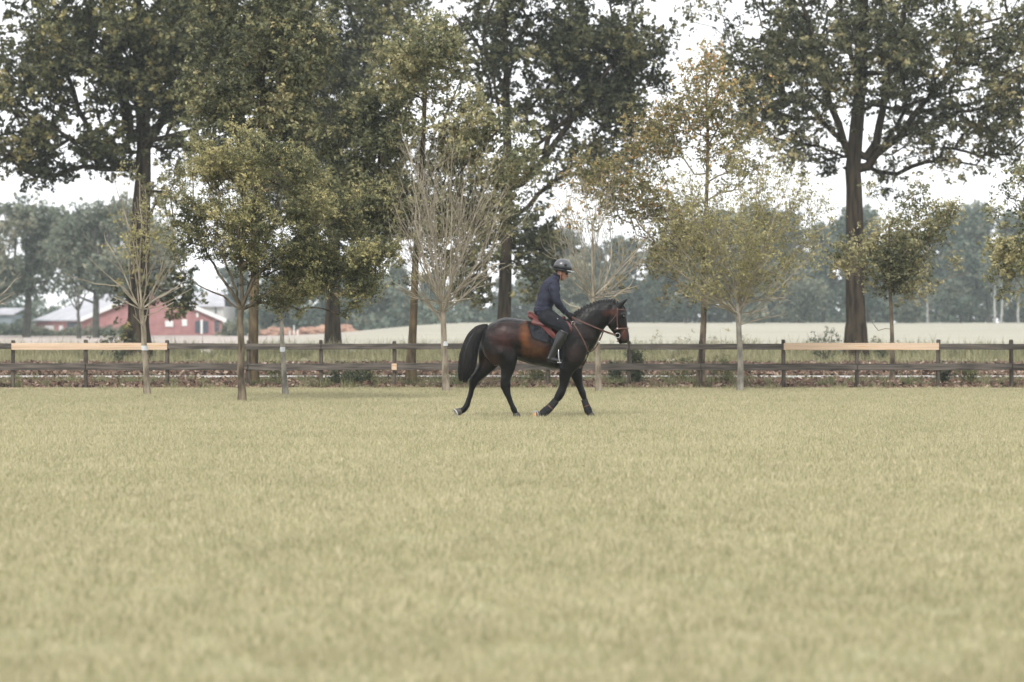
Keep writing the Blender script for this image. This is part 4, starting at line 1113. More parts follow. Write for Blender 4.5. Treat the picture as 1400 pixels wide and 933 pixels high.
def ripple(me, fx, fz, oc, amp):
    n = len(me.vertices); co = np.empty(n * 3, np.float32); no = np.empty(n * 3, np.float32)
    me.vertices.foreach_get('co', co); me.vertices.foreach_get('normal', no); co = co.reshape(-1, 3); no = no.reshape(-1, 3)
    q = np.array([mnoise.fractal((float(c[0]) * fx, float(c[1]) * fx, float(c[2]) * fz), 1, 2, oc) for c in co])
    me.vertices.foreach_set('co', (co + no * (q * amp)[:, None]).ravel().astype(np.float32)); me.update()

def bvh_of(*objs):
    V, Fc = [], []
    for o in objs:
        b = len(V); V += [v.co.copy() for v in o.data.vertices]; Fc += [tuple(i + b for i in p.vertices) for p in o.data.polygons]
    return BVHTree.FromPolygons(V, Fc)

def tubes(name, paths, rad, m, parent, seg=6, flat=None):
    """paths: list of lists of Vectors (metres, root space); flat: (width, thickness) for straps"""
    V, Q = [], []
    for pts in paths:
        A = np.array([tuple(p) for p in pts]); A = spline(A, 4) if len(A) > 2 else A
        T = np.gradient(A, axis=0); T /= np.linalg.norm(T, axis=1)[:, None] + 1e-9
        for i, (c, t) in enumerate(zip(A, T)):
            o_ = np.array([0, 1.0, 0]); side = 1 if c[1] >= 0 else -1
            n = np.cross(t, o_ * side); nl = np.linalg.norm(n)
            n = n / nl if nl > .2 else np.array([1.0, 0, 0]); b = np.cross(t, n); b /= np.linalg.norm(b) + 1e-9
            w_, h_ = flat if flat else (rad, rad)
            for s_ in range(seg):
                a = 2 * math.pi * (s_ + .5) / seg; V.append(c + n * math.cos(a) * w_ + b * math.sin(a) * h_)
            if i:
                k0 = len(V) - 2 * seg
                for s_ in range(seg): Q.append((k0 + s_, k0 + (s_ + 1) % seg, k0 + seg + (s_ + 1) % seg, k0 + seg + s_))
        k0 = len(V) - seg; ks = len(V) - seg * len(A)
        for s_ in range(1, seg - 2, 2):
            Q.append((k0, k0 + s_, k0 + s_ + 1, k0 + s_ + 2)); Q.append((ks, ks + s_ + 2, ks + s_ + 1, ks + s_))
    return link(bpy.data.objects.new(name, np_mesh(name, np.array(V), np.array(Q), m, smooth=True)), parent)

def coat_mat():
    m = bpy.data.materials.new('horse_coat'); m.use_nodes = True
    N, L = m.node_tree.nodes, m.node_tree.links; b = N['Principled BSDF']
    b.inputs['Roughness'].default_value = .40; b.inputs['Specular IOR Level'].default_value = .20
    b.inputs['Sheen Weight'].default_value = .04; b.inputs['Sheen Roughness'].default_value = .4
    t = N.new('ShaderNodeTexCoord'); col = None
    base = N.new('ShaderNodeRGB'); base.outputs[0].default_value = (.0040, .0034, .0036, 1); col = base.outputs[0]
    nz = N.new('ShaderNodeTexNoise'); nz.inputs['Scale'].default_value = 7; nz.inputs['Detail'].default_value = 9; nz.inputs['Roughness'].default_value = .62
    L.new(t.outputs['Object'], nz.inputs['Vector'])
    # bay patches of the coat: flank, barrel, haunch, shoulder, face
    for (x, z, rx, rz, c, amt) in ((535, 520, 95, 55, (.060, .024, .010), .7), (440, 440, 34, 74, (.17, .058, .017), .8), (470, 495, 58, 56, (.085, .032, .012), .65), (335, 440, 85, 75, (.042, .013, .010), .8),
                                   (265, 560, 60, 60, (.05, .022, .012), .5), (690, 520, 45, 60, (.04, .017, .011), .4),
                                   (945, 425, 24, 42, (.10, .032, .018), .9), (880, 320, 45, 22, (.075, .026, .018), .7), (750, 420, 80, 60, (.025, .013, .010), .4)):
        mp = N.new('ShaderNodeMapping'); mp.vector_type = 'POINT'; c3 = U3(x, z)
        mp.inputs['Location'].default_value = (-c3.x / (rx / K), 0, -c3.z / (rz / K)); mp.inputs['Scale'].default_value = (K / rx, 0, K / rz)
        L.new(t.outputs['Object'], mp.inputs[0])
        ln = N.new('ShaderNodeVectorMath'); ln.operation = 'LENGTH'; L.new(mp.outputs[0], ln.inputs[0])
        ad = N.new('ShaderNodeMath'); ad.operation = 'MULTIPLY_ADD'; ad.inputs[1].default_value = 2.0; L.new(nz.outputs['Fac'], ad.inputs[0]); 
        sb = N.new('ShaderNodeMath'); sb.operation = 'ADD'; sb.inputs[1].default_value = -1.0; L.new(ln.outputs['Value'], sb.inputs[0]); L.new(sb.outputs[0], ad.inputs[2])
        mr = N.new('ShaderNodeMapRange'); mr.interpolation_type = 'SMOOTHSTEP'
        mr.inputs[1].default_value = 1.35; mr.inputs[2].default_value = -.1; mr.inputs[3].default_value = 0; mr.inputs[4].default_value = amt
        L.new(ad.outputs[0], mr.inputs[0])
        mx = N.new('ShaderNodeMix'); mx.data_type = 'RGBA'; L.new(mr.outputs[0], mx.inputs[0]); L.new(col, mx.inputs[6]); mx.inputs[7].default_value = (*c, 1)
        col = mx.outputs[2]
    L.new(col, b.inputs['Base Color'])
    n2 = N.new('ShaderNodeTexNoise'); n2.inputs['Scale'].default_value = 9; n2.inputs['Detail'].default_value = 4; L.new(t.outputs['Object'], n2.inputs['Vector'])
    bp = N.new('ShaderNodeBump'); bp.inputs['Strength'].default_value = .35; bp.inputs['Distance'].default_value = .03
    L.new(n2.outputs['Fac'], bp.inputs['Height']); L.new(bp.outputs[0], b.inputs['Normal'])
    return m
M['coat'] = coat_mat()
M['hair'] = mat('horse_hair', (.003, .003, .004), (.013, .011, .011), 30, .45, .35, stretch=(3, 3, .5))
M['hoof'] = mat('hoof', (.03, .028, .026), (.09, .08, .07), 12, .6)
M['sole'] = mat('sole', (.30, .27, .24), (.45, .42, .38), 14, .8)
M['sole_orange'] = mat('sole_orange', (.62, .33, .14), (.72, .50, .30), 16, .8)
M['shoe'] = mat('shoe', (.5, .5, .5), rough=.4, metallic=.6)
M['leather'] = mat('leather', (.055, .022, .016), (.10, .042, .028), 20, .45, .5)
M['saddle_leather'] = mat('saddle_leather', (.075, .018, .016), (.125, .032, .027), 9, .5, .45)
M['pad'] = mat('pad', (.012, .013, .017), (.022, .023, .028), 30, .85, .2)
M['black_boot'] = mat('black_boot', (.008, .008, .009), rough=.28, spec=.6)
M['neoprene'] = mat('neoprene', (.014, .013, .014), (.026, .025, .026), 40, .8, .2)
M['sweater'] = mat('sweater', (.022, .023, .038), (.036, .038, .057), 12, .9, .15, .3, 120)
M['breeches'] = mat('breeches', (.007, .008, .011), (.012, .013, .017), 10, .8, .2)
M['glove'] = mat('glove', (.008, .008, .009), rough=.7)
M['skin'] = mat('skin', (.29, .145, .105), (.36, .19, .14), 20, .55, .4)
M['helmet'] = mat('helmet', (.055, .057, .064), rough=.36, spec=.5, coat=.3)
M['helmet_band'] = mat('helmet_band', (.010, .010, .012), rough=.5)
M['visor'] = mat('visor', (.62, .63, .65), rough=.2)
M['lens'] = mat('lens', (.01, .01, .012), rough=.1, spec=.8)
M['head_hair'] = mat('head_hair', (.03, .02, .014), rough=.7)

horse = empty('horse', (HX, YH, -0.012), 'dark bay horse in full tack, walking to the right across the lawn', 'horse')
TR = [(228, 445, 46, 42), (248, 450, 76, 76), (290, 458, 103, 96), (340, 460, 113, 103), (400, 457, 105, 100), (460, 474, 106, 98), (520, 487, 108, 101), (580, 492, 114, 99),
      (640, 488, 127, 88), (690, 476, 128, 76), (732, 470, 108, 66), (756, 488, 62, 50), (766, 498, 32, 34)]
bm = bmesh.new()
loft(bm, [(*a, 0) for a in TR], 28, 3, cap=.25)
loft(bm, [(690, 455, 112, 62, 0), (722, 428, 100, 56, 0), (748, 396, 88, 47, 0), (780, 362, 80, 41, 0), (812, 337, 70, 37, 0), (848, 322, 62, 34, 0), (878, 318, 56, 32, 0), (896, 322, 48, 30, 0)], 24, 3)
loft(bm, [(905, 283, 30, 26, 0), (905, 300, 40, 33, 0), (907, 325, 49, 36, 0), (908, 350, 52, 36, 0), (913, 375, 50, 33, 0), (922, 400, 43, 28, 0), (932, 425, 37, 24, 0), (939, 446, 34, 22, 0), (943, 463, 30, 23, 0), (943, 475, 22, 19, 0)], 24, 3, pw=2.3)
loft(bm, [(893, 362, 30, 38, 0), (886, 378, 26, 37, 0), (888, 398, 20, 32, 0)], 14, 2)          # jowls
loft(bm, [(926, 462, 16, 14, 0), (930, 474, 15, 15, 0), (934, 481, 11, 12, 0)], 12, 2)          # chin
loft(bm, [(958, 462, 12, 20, 0), (961, 470, 10, 18, 0)], 12, 2)                                 # upper lip
for s in (-1, 1):
    loft(bm, [(916, 296, 17, 12, s * 22), (925, 284, 15, 10, s * 24), (938, 272, 12, 7, s * 26), (952, 260, 8, 5, s * 27), (964, 250, 3, 2, s * 27)], 12, 3)   # ear
    loft(bm, [(936, 330, 13, 6, s * 34), (944, 336, 12, 6, s * 33), (948, 344, 8, 4, s * 30)], 10, 2)   # brow
# near hind (standing), off hind (trailing)
loft(bm, [(258, 425, 36, 60, 0), (262, 480, 46, 76, 0), (276, 530, 44, 66, 0), (292, 570, 26, 40, 0)], 20, 2)
loft(bm, [(285, 430, 44, 34, -50), (278, 480, 52, 42, -50), (288, 528, 52, 42, -54), (315, 575, 36, 30, -60)], 20, 2)
loft(bm, [(285, 430, 44, 34, 50), (268, 480, 46, 40, 50), (258, 528, 46, 36, 54)], 20, 2)
loft(bm, [(322, 440, 62, 36, -50), (320, 480, 80, 44, -52), (328, 522, 78, 47, -58), (346, 562, 60, 40, -63), (352, 598, 41, 30, -66), (347, 628, 32, 25, -66), (342, 656, 27, 22, -66), (340, 688, 28, 19, -66), (344, 714, 22, 16, -66),
          (355, 748, 15, 12.5, -66), (368, 780, 13.5, 12, -66), (380, 808, 17, 15, -66), (388, 824, 16, 15, -66), (395, 838, 15, 15, -66)], 20, 3)
loft(bm, [(330, 662, 12, 10, -66), (321, 684, 11, 10, -66), (323, 705, 10, 9, -66)], 10, 2)
loft(bm, [(285, 460, 66, 38, 50), (270, 520, 70, 42, 56), (252, 572, 55, 36, 58), (232, 608, 40, 29, 58), (206, 638, 30, 24, 58), (184, 662, 25, 20, 58), (175, 684, 23, 18, 58), (169, 706, 18, 15, 58), (161, 738, 14.5, 12, 58),
          (151, 770, 14, 12, 58), (143, 794, 17, 15, 58), (132, 812, 16, 15, 58), (119, 823, 15, 15, 58), (110, 828, 15, 15, 58)], 20, 3)
loft(bm, [(172, 650, 12, 9, 58), (162, 662, 10, 9, 58), (160, 680, 9, 9, 58)], 10, 2)
# near fore (about to leave the ground), off fore (standing ahead)
loft(bm, [(712, 430, 34, 18, -34), (704, 470, 60, 30, -44), (684, 540, 66, 34, -51), (660, 592, 46, 30, -50), (646, 630, 34, 26, -48), (639, 668, 28, 22, -47), (632, 702, 23, 19, -46), (620, 730, 22.5, 19, -46), (608, 752, 21, 18, -46), (594, 772, 16, 14, -46),
          (576, 793, 14, 13, -46), (560, 810, 15, 14, -46), (545, 823, 17, 16, -46), (528, 835, 16, 15, -46), (514, 841, 16, 15, -46)], 20, 3)
loft(bm, [(706, 470, 40, 24, 36), (700, 540, 55, 30, 44), (700, 590, 42, 28, 44), (702, 630, 30, 24, 44), (711, 665, 23, 20, 44), (721, 700, 18, 17, 44), (732, 730, 18.5, 17, 44), (739, 750, 17, 16, 44), (746, 774, 13.5, 13, 44),
          (753, 796, 14, 13, 44), (761, 816, 16, 15, 44), (768, 832, 15, 15, 44), (773, 842, 15, 15, 44)], 20, 3)
body = remesh('body', bm, M['coat'], horse, .0105, 14, lambda me: ripple(me, 5, 4, 3, .010))
BV = bvh_of(body)
def drape(x, z, side=-1, off_=.004, bv=None, base=0.0):
    p = U3(x, z); d = Vector((0, -side, 0)); o_ = Vector((p.x, side * 1.2, p.z))
    hit = (bv or BV).ray_cast(o_, d)
    if hit[0] is None: return Vector((p.x, side * base, p.z))
    return hit[0] + Vector((0, side, 0)) * off_

# hooves
def hoof(secs, sole_c, sole_dir, m_sole, label=None):
    bm = bmesh.new(); loft(bm, secs, 20, 2, cap=.02); h = bm_obj('hoof', bm, M['hoof'], horse, True)
    if m_sole:
        c = U3(*sole_c); d = Vector(sole_dir).normalized(); q = d.to_track_quat('Z', 'Y').to_matrix().to_4x4()
        r0 = secs[-1][2] / K
        bm = bmesh.new(); bmesh.ops.create_cone(bm, cap_ends=True, segments=20, radius1=r0 * .9, radius2=r0 * .8, depth=.012, matrix=Matrix.Translation(c) @ q)
        bm_obj('sole', bm, m_sole, h)
        bm = bmesh.new(); n = 22; rings = []
        for i in range(n):
            a = math.radians(-145 + 290 * i / (n - 1)); ca, sa = math.cos(a), math.sin(a); ring = []
            for rr, zz in ((r0 * 1.04, 0), (r0 * 1.04, .012), (r0 * .76, .012), (r0 * .76, 0)):
                ring.append(bm.verts.new((Matrix.Translation(c) @ q) @ Vector((ca * rr, sa * rr, zz + .004))))
            rings.append(ring)
        for a, b_ in zip(rings, rings[1:]):
            for k_ in range(4): bm.faces.new((a[k_], a[(k_ + 1) % 4], b_[(k_ + 1) % 4], b_[k_]))
        bm.faces.new(rings[0]); bm.faces.new(rings[-1][::-1])
        bm_obj('horseshoe', bm, M['shoe'], h)
    return h
hoof([(394, 832, 16, 16, -66), (397, 845, 19, 18, -66), (400, 858, 21, 20, -66)], None, None, None)
hoof([(772, 836, 16, 16, 44), (776, 847, 19, 18, 44), (779, 858, 21, 20, 44)], None, None, None)
hoof([(114, 824, 16, 17, 58), (102, 830, 20, 20, 58), (90, 836, 24, 22, 58)], (87, 837.5, 58), (-.8, -.38, -.35), M['sole'])
hoof([(520, 840, 16, 17, -46), (508, 843, 20, 20, -46), (497, 844, 24, 22, -46)], (493, 844.5, -46), (-.72, -.62, .05), M['sole_orange'])
# brushing boots on the fore legs
for secs in ([(597, 768, 19, 17, -46), (578, 791, 19, 16, -46), (558, 812, 21, 18, -46), (541, 826, 22, 19, -46), (524, 838, 19, 18, -46)],
             [(743, 766, 16.5, 16, 44), (750, 788, 17, 16, 44), (758, 810, 19, 18, 44), (764, 824, 20, 18, 44), (770, 838, 18, 17, 44)]):
    bm = bmesh.new(); loft(bm, secs, 18, 3, cap=.05); bt = bm_obj('leg_boot', bm, M['neoprene'], horse, True)
    for u in (1, 2):
        a = secs[u]; b_ = secs[u + 1]; bm = bmesh.new()
        loft(bm, [(a[0] * .6 + b_[0] * .4, a[1] * .6 + b_[1] * .4, a[2] + 2, a[3] + 1.5, a[4]), (a[0] * .35 + b_[0] * .65, a[1] * .35 + b_[1] * .65, a[2] + 2.4, a[3] + 1.8, a[4])], 18, 1, cap=.02)
        bm_obj('strap', bm, M['pad'] if u == 2 else M['leather'], bt, True)

# eyes, nostrils
for s in (-1, 1):
    p = drape(942, 341, s, -.008); bm = bmesh.new(); bmesh.ops.create_uvsphere(bm, u_segments=14, v_segments=10, radius=.019, matrix=Matrix.Translation(p)); bm_obj('eye', bm, M['lens'], horse, True)
    p = drape(960, 463, s, -.002); bm = bmesh.new(); bmesh.ops.create_uvsphere(bm, u_segments=12, v_segments=8, radius=.014, matrix=Matrix.Translation(p) @ Matrix.Diagonal((1, .5, 1.3, 1))); bm_obj('nostril', bm, M['glove'], horse, True)

# tail: a solid core under many hair locks
bm = bmesh.new()
loft(bm, [(246, 396, 11, 10, 0), (222, 403, 18, 14, -2), (190, 430, 29, 22, -4), (163, 485, 38, 27, -6), (151, 540, 41, 28, -6), (142, 590, 36, 25, -6), (131, 628, 24, 17, -6), (124, 650, 10, 8, -6)], 16, 3)
tail = bm_obj('tail', bm, M['hair'], horse, True)
r = np.random.default_rng(88); paths = []
core = spline([(252, 392, 12, 9), (224, 402, 22, 16), (192, 430, 33, 25), (166, 485, 41, 30), (153, 540, 45, 32), (143, 592, 44, 29), (130, 636, 33, 22), (120, 674, 18, 12)], 4)
for i in range(420):
    a = r.uniform(0, 2 * math.pi); q = math.sqrt(r.uniform(.35, 1.0)); end = int(len(core) * min(1, r.uniform(.80, 1.06))); st = int(r.uniform(0, 8)); pts = []
    ph = r.uniform(0, 6.28); am = r.uniform(0, 3)
    for j in range(st, end, 3):
        c = core[j]; T_ = core[min(j + 1, len(core) - 1), :2] - core[max(j - 1, 0), :2]; T_ = T_ / (np.linalg.norm(T_) + 1e-9)
        n = np.array([-T_[1], T_[0]]); o_ = math.cos(a) * q * c[2] + am * math.sin(ph + j * .35)
        pts.append(U3(c[0] + n[0] * o_, c[1] + n[1] * o_, -5 + math.sin(a) * q * c[3]))
    if len(pts) > 2: paths.append(pts)
# skirt of hair tapering at the end
for i in range(26):
    x = r.uniform(100, 150); z = 628 + (6 if x < 150 else -18); paths.append([U3(x + 8, z - 80, r.uniform(-28, 20)), U3(x + 2, z - 35, r.uniform(-24, 15)), U3(x - r.uniform(0, 8), z + r.uniform(8, 34), r.uniform(-18, 10))])
tubes('tail_hair', paths, .0042, M['hair'], tail, 4)
M['hair_brown'] = mat('horse_hair_brown', (.014, .011, .010), (.035, .027, .023), 20, .45, .4, stretch=(3, 3, .5))
tubes('tail_highlights', [[q + Vector((0, -.006, 0)) for q in p_] for p_ in paths[::9]], .0034, M['hair_brown'], tail, 4)

# plaited mane along the crest
crest = spline([(682, 332), (702, 316), (742, 291), (790, 270), (830, 260), (870, 257), (900, 258)], 6)
acc = 0; last = crest[0]; pl = 0; bm = bmesh.new(); plaits = []
for c in crest[1:]:
    acc += np.linalg.norm(c - last); last = c
    if acc > 11:
        acc = 0; plaits.append(tuple(c))
mane_bm = bmesh.new()
for i, (x, z) in enumerate(plaits):
    for dx, dz, rr in ((0, 1, 5.4), (1.5, 7, 5.0), (3, 13, 4.2)):
        bmesh.ops.create_uvsphere(mane_bm, u_segments=8, v_segments=6, radius=rr / K, matrix=Matrix.Translation(U3(x + dx, z + dz, -9 - dz * .55)) @ Matrix.Diagonal((1, .8, 1.15, 1)))
mane = bm_obj('mane', mane_bm, M['hair'], horse, True)
cr_paths = [[U3(x, z + 6, 0) for x, z in crest[::3]]]
tubes('crest_hair', cr_paths, .014, M['hair'], mane, 8)
paths = []
for x, z in plaits:
    for k_ in range(7):
        xx = x + r.uniform(-6, 6); p1 = drape(xx + 2, z + 14, -1, .001); p2 = drape(xx + 4, z + 24 + r.uniform(0, 8), -1, .0)
        paths.append([U3(xx, z - 1, -4), p1, p2])
tubes('mane_hair', paths, .0045, M['hair'], mane, 4)
paths = [[U3(918 + r.uniform(-4, 5), 272, r.uniform(-8, 8)), U3(938 + r.uniform(-3, 5), 286, r.uniform(-9, 9)), U3(950 + r.uniform(-2, 4), 312, r.uniform(-9, 9)), U3(957, 322 + r.uniform(0, 16), r.uniform(-9, 9))] for _ in range(16)]
tubes('forelock', paths, .004, M['hair'], mane, 4)

# saddle pad and saddle
def panel(name, top, bot, n, mth, parent, m, off_=.006, sides=(-1, 1), quilt=0.0, rows=12, bv=None, bulge=0.0):
    """draped panel between two edge curves (x, z), both flanks"""
    A, B = spline(top, 6), spline(bot, 6)
    ta = np.linspace(0, len(A) - 1, n); tb = np.linspace(0, len(B) - 1, n); out = []
    for s in sides:
        V, Fc = [], []
        for i in range(n):
            a = A[int(round(ta[i]))]; b_ = B[int(round(tb[i]))]
            for j in range(rows):
                u = j / (rows - 1); x, z = a * (1 - u) + b_ * u
                q = 0
                if quilt: q = quilt * min(abs(math.sin((x + z) * .09)), abs(math.sin((x - z) * .09))) ** .5
                q += bulge * math.sin(math.pi * u) * math.sin(math.pi * i / (n - 1))
                V.append(drape(x, z, s, off_ + q, bv))
        # even out stray hits
        for _ in range(2):
            W_ = [v.copy() for v in V]
            for i in range(1, n - 1):
                for j in range(1, rows - 1):
                    k0 = i * rows + j; V[k0].y = .5 * W_[k0].y + .125 * (W_[k0 - 1].y + W_[k0 + 1].y + W_[k0 - rows].y + W_[k0 + rows].y)
        m0 = len(V); V += [v - Vector((0, s * mth, 0)) for v in V]
        for i in range(n - 1):
            for j in range(rows - 1):
                a = i * rows + j; Fc += [(a, a + 1, a + rows + 1, a + rows), (m0 + a, m0 + a + rows, m0 + a + rows + 1, m0 + a + 1)]
        for i in range(n - 1):
            a = i * rows; b_ = a + rows - 1; Fc += [(a, a + rows, m0 + a + rows, m0 + a), (b_, m0 + b_, m0 + b_ + rows, b_ + rows)]
        for j in range(rows - 1):
            a = j; b_ = (n - 1) * rows + j; Fc += [(a, m0 + a, m0 + a + 1, a + 1), (b_, b_ + 1, m0 + b_ + 1, m0 + b_)]
        bm = bmesh.new(); vs = [bm.verts.new(v) for v in V]
        for f_ in Fc: bm.faces.new([vs[k_] for k_ in f_])
        out.append(bm_obj(name, bm, m, parent, True))
    return out
saddle = empty('saddle', (HX, YH, -0.012), 'red brown leather dressage saddle over a black quilted pad on the horse', 'saddle')
panel('saddle_pad', [(452, 384), (500, 388), (560, 386), (620, 372), (664, 362)], [(468, 412), (478, 446), (540, 470), (600, 476), (658, 450)], 70, .014, saddle, M['pad'], .016, quilt=.0035, rows=34)
panel('pad_binding', [(452, 375), (454, 384), (462, 402), (470, 430), (490, 452), (540, 469), (585, 476), (600, 477)], [(457, 374), (459, 384), (467, 402), (475, 427), (493, 447), (541, 463), (585, 470), (600, 471)], 50, .014, saddle, M['glove'], .017, rows=3)
fl = panel('flap', [(500, 372), (540, 380), (600, 372), (650, 366)], [(566, 440), (580, 452), (612, 456), (672, 400)], 40, .010, saddle, M['saddle_leather'], .030, rows=20, bulge=.006)
bm = bmesh.new()
loft(bm, [(458, 345, 6, 30, 0), (462, 338, 11, 42, 0), (470, 343, 13, 46, 0), (490, 355, 11, 45, 0), (520, 366, 10, 40, 0), (560, 370, 10, 32, 0), (600, 364, 11, 28, 0), (632, 352, 11, 26, 0), (645, 345, 8, 22, 0)], 20, 4)
loft(bm, [(458, 334, 6, 26, 0), (461, 322, 7, 34, 0), (470, 322, 7, 38, 0), (490, 338, 8, 44, 0), (512, 350, 8, 44, 0)], 18, 4)
loft(bm, [(476, 372, 16, 18, -34), (520, 384, 18, 20, -40), (560, 388, 16, 20, -42), (610, 384, 16, 18, -38)], 14, 3)
loft(bm, [(476, 372, 16, 18, 34), (520, 384, 18, 20, 40), (560, 388, 16, 20, 42), (610, 384, 16, 18, 38)], 14, 3)
remesh('seat', bm, M['saddle_leather'], saddle, .008, 3)
for s in (-1, 1):
    bm = bmesh.new(); loft(bm, [(648, 372, 8, 9, s * 62), (662, 388, 11, 12, s * 84), (668, 408, 10, 12, s * 92), (664, 428, 6, 8, s * 94)], 12, 3); bm_obj('knee_roll', bm, M['saddle_leather'], saddle, True)
for s in (-1, 1):
    tubes('girth', [[drape(625, z, s, .012, base=0.02) for z in (440, 480, 520, 560, 590, 606)]], 0, M['pad'], saddle, 8, (.045, .006))
# stirrups
for s in (-1, 1):
    yv = s * 126
    tubes('stirrup_leather', [[drape(604, 440, s, .05), U3(608, 470, s * 116), U3(610, 500, yv)]], 0, M['leather'], saddle, 6, (.012, .003))
    st = tubes('stirrup', [[U3(610, 497, yv), U3(606, 520, yv - s * 12), U3(608, 552, yv - s * 17), U3(611, 574, yv - s * 17), U3(612, 576, yv), U3(613, 574, yv + s * 17), U3(610, 552, yv + s * 17), U3(608, 520, yv + s * 12), U3(610, 497, yv)]], .0055, M['metal'], saddle, 6)
    bm = bmesh.new(); c = U3(612, 574, yv); box(bm, c.x - .03, c.x + .03, c.y - .05, c.y + .05, c.z - .006, c.z + .006); bm_obj('tread', bm, M['metal'], st)

# bridle with reins, breastplate
bridle = empty('bridle', (HX, YH, -0.012), 'brown leather bridle with reins on the dark horse head', 'bridle')
ps = []
for s in (-1, 1):
    D = lambda x, z, o_=.006: drape(x, z, s, o_, base=.0)
    tubes('cheek_strap', [[U3(911, 262, s * 8), D(911, 272), D(909, 300), D(908, 330), D(908, 360), D(910, 385), D(912, 402)]], 0, M['leather'], bridle, 6, (.011, .004))
    tubes('brow_band', [[D(912, 306), D(925, 306), D(940, 308), U3(952, 309, s * 18), U3(956, 309, 0)]], 0, M['leather'], bridle, 6, (.010, .004))
    tubes('throat_lash', [[D(909, 318), D(898, 340), D(880, 362), D(868, 376), U3(862, 382, s * 12), U3(860, 384, 0)]], 0, M['leather'], bridle, 6, (.006, .003))
    tubes('nose_band', [[U3(892, 413, 0), U3(894, 411, s * 14), D(902, 408), D(925, 404), D(950, 403), U3(962, 403, s * 16), U3(967, 403, 0)]], 0, M['leather'], bridle, 6, (.014, .005))
    tubes('chin_strap', [[D(948, 410), D(935, 432), D(922, 452), U3(912, 468, s * 8), U3(908, 470, 0)]], 0, M['leather'], bridle, 6, (.007, .003))
    rg = [U3(911 + 12 * math.cos(a), 438 + 12 * math.sin(a), s * 30) for a in np.linspace(0, 2 * math.pi, 13)]
    tubes('bit_ring', [rg], .0045, M['metal'], bridle, 6)
    bm = bmesh.new(); bmesh.ops.create_cone(bm, cap_ends=True, segments=12, radius1=.011, radius2=.011, depth=.006, matrix=Matrix.Translation(D(909, 402, .013)) @ Matrix.Rotation(math.pi / 2, 4, 'X')); bm_obj('buckle', bm, M['metal'], bridle)
    tubes('rein', [[U3(903, 434, s * 31), U3(870, 424, s * 34), U3(832, 410, s * 42), U3(790, 394, s * 46), U3(745, 374, s * 44), U3(705, 356, s * 34), U3(676, 340, s * 20)]], 0, M['leather'], bridle, 6, (.008, .003))
    tubes('rein', [[U3(903, 440, s * 32), U3(866, 428, s * 36), U3(840, 418, s * 43), U3(800, 400, s * 50), U3(748, 380, s * 50), U3(700, 360, s * 36), U3(674, 344, s * 20)]], 0, M['leather'], bridle, 6, (.006, .003))
tubes('rein_loop', [[U3(676, 345, -14), U3(690, 372, -66), U3(700, 372, -60)]], .004, M['leather'], bridle, 5)
breast = empty('breastplate', (HX, YH, -0.012), 'brown leather breastplate straps across the horse shoulder and chest', 'breastplate')
for s in (-1, 1):
    tubes('shoulder_strap', [[drape(x, z, s, .007) for x, z in ((668, 366), (684, 378), (700, 402), (718, 432), (735, 462), (748, 490), (756, 512))] + [U3(766, 522, s * 6)]], 0, M['leather'], breast, 6, (.012, .004))
    rg = [drape(684, 376, s, .014) + Vector((9 * math.cos(a), 0, 9 * math.sin(a))) / K for a in np.linspace(0, 2 * math.pi, 11)]
    tubes('ring', [rg], .004, M['metal'], breast, 6)
    tubes('fork_strap', [[U3(768, 522, s * 4), U3(790, 512, s * 12), U3(812, 482, s * 22), U3(828, 446, s * 32), U3(838, 420, s * 43)]], 0, M['leather'], breast, 6, (.008, .003))
    tubes('fork_buckle', [[U3(812, 482, s * 23), U3(819, 466, s * 26)]], 0, M['metal'], breast, 6, (.011, .005))
tubes('chest_strap', [[U3(766, 522, 0), drape(752, 560, -1, .006, base=0), drape(738, 590, -1, .006, base=0), U3(715, 606, 0)]], 0, M['leather'], breast, 6, (.012, .004))

# ---------------- rider
rider = empty('person', (HX, YH, -0.012), 'rider in navy sweater, dark breeches and black helmet, looking down while riding the dark horse', 'person')
HEAD = [(624, 150, 0, 0, 0)]
def fig(bm, g=0.0, parts='all'):
    if parts in ('all', 'torso'):
        loft(bm, [(536, 345, 46, 52, 0), (531, 318, 44, 52, 0), (534, 290, 43, 49, 0), (544, 262, 46, 50, 0), (556, 232, 49, 55, 0), (568, 204, 50, 60, 0), (578, 180, 44, 64, 0), (586, 162, 34, 56, 0), (594, 148, 24, 34, 0), (601, 134, 20, 21, 0)], 24, 3, g)
    if parts in ('all', 'arms'):
        for s in (-1, 1):
            loft(bm, [(578, 172, 24, 18, s * 58), (584, 192, 26, 20, s * 68), (592, 225, 23, 20, s * 72), (599, 254, 21, 19, s * 70), (607, 272, 19, 18, s * 64), (620, 291, 17, 16, s * 52), (634, 307, 14.5, 14, s * 38), (648, 322, 11.5, 11, s * 26)], 16, 3, g)
    if parts in ('all', 'legs'):
        loft(bm, [(530, 312, 42, 50, 0), (534, 335, 46, 56, 0), (540, 352, 38, 58, 0)], 20, 2, g)
        for s in (-1, 1):
            loft(bm, [(540, 335, 44, 30, s * 34), (566, 352, 42, 32, s * 66), (594, 371, 38, 30, s * 92), (618, 388, 34, 28, s * 106), (636, 406, 31, 26, s * 114), (638, 424, 29, 25, s * 117), (626, 446, 27, 24, s * 117), (614, 470, 25, 23, s * 117)], 18, 3, g)
def foot(bm, s, g=0.0):
    y = s * 120
    loft(bm, [(634, 424, 27, 25, y), (622, 445, 28, 26, y), (606, 474, 26, 25, y), (592, 502, 22, 21, y), (579, 526, 18, 17, y), (571, 543, 17, 15, y), (566, 555, 16, 14, y)], 18, 3, g)
    loft(bm, [(552, 553, 14, 13, y), (570, 557, 17, 14, y), (592, 562, 12, 15, y), (612, 567, 9.5, 15, y), (626, 569, 7, 12, y)], 16, 3, g)
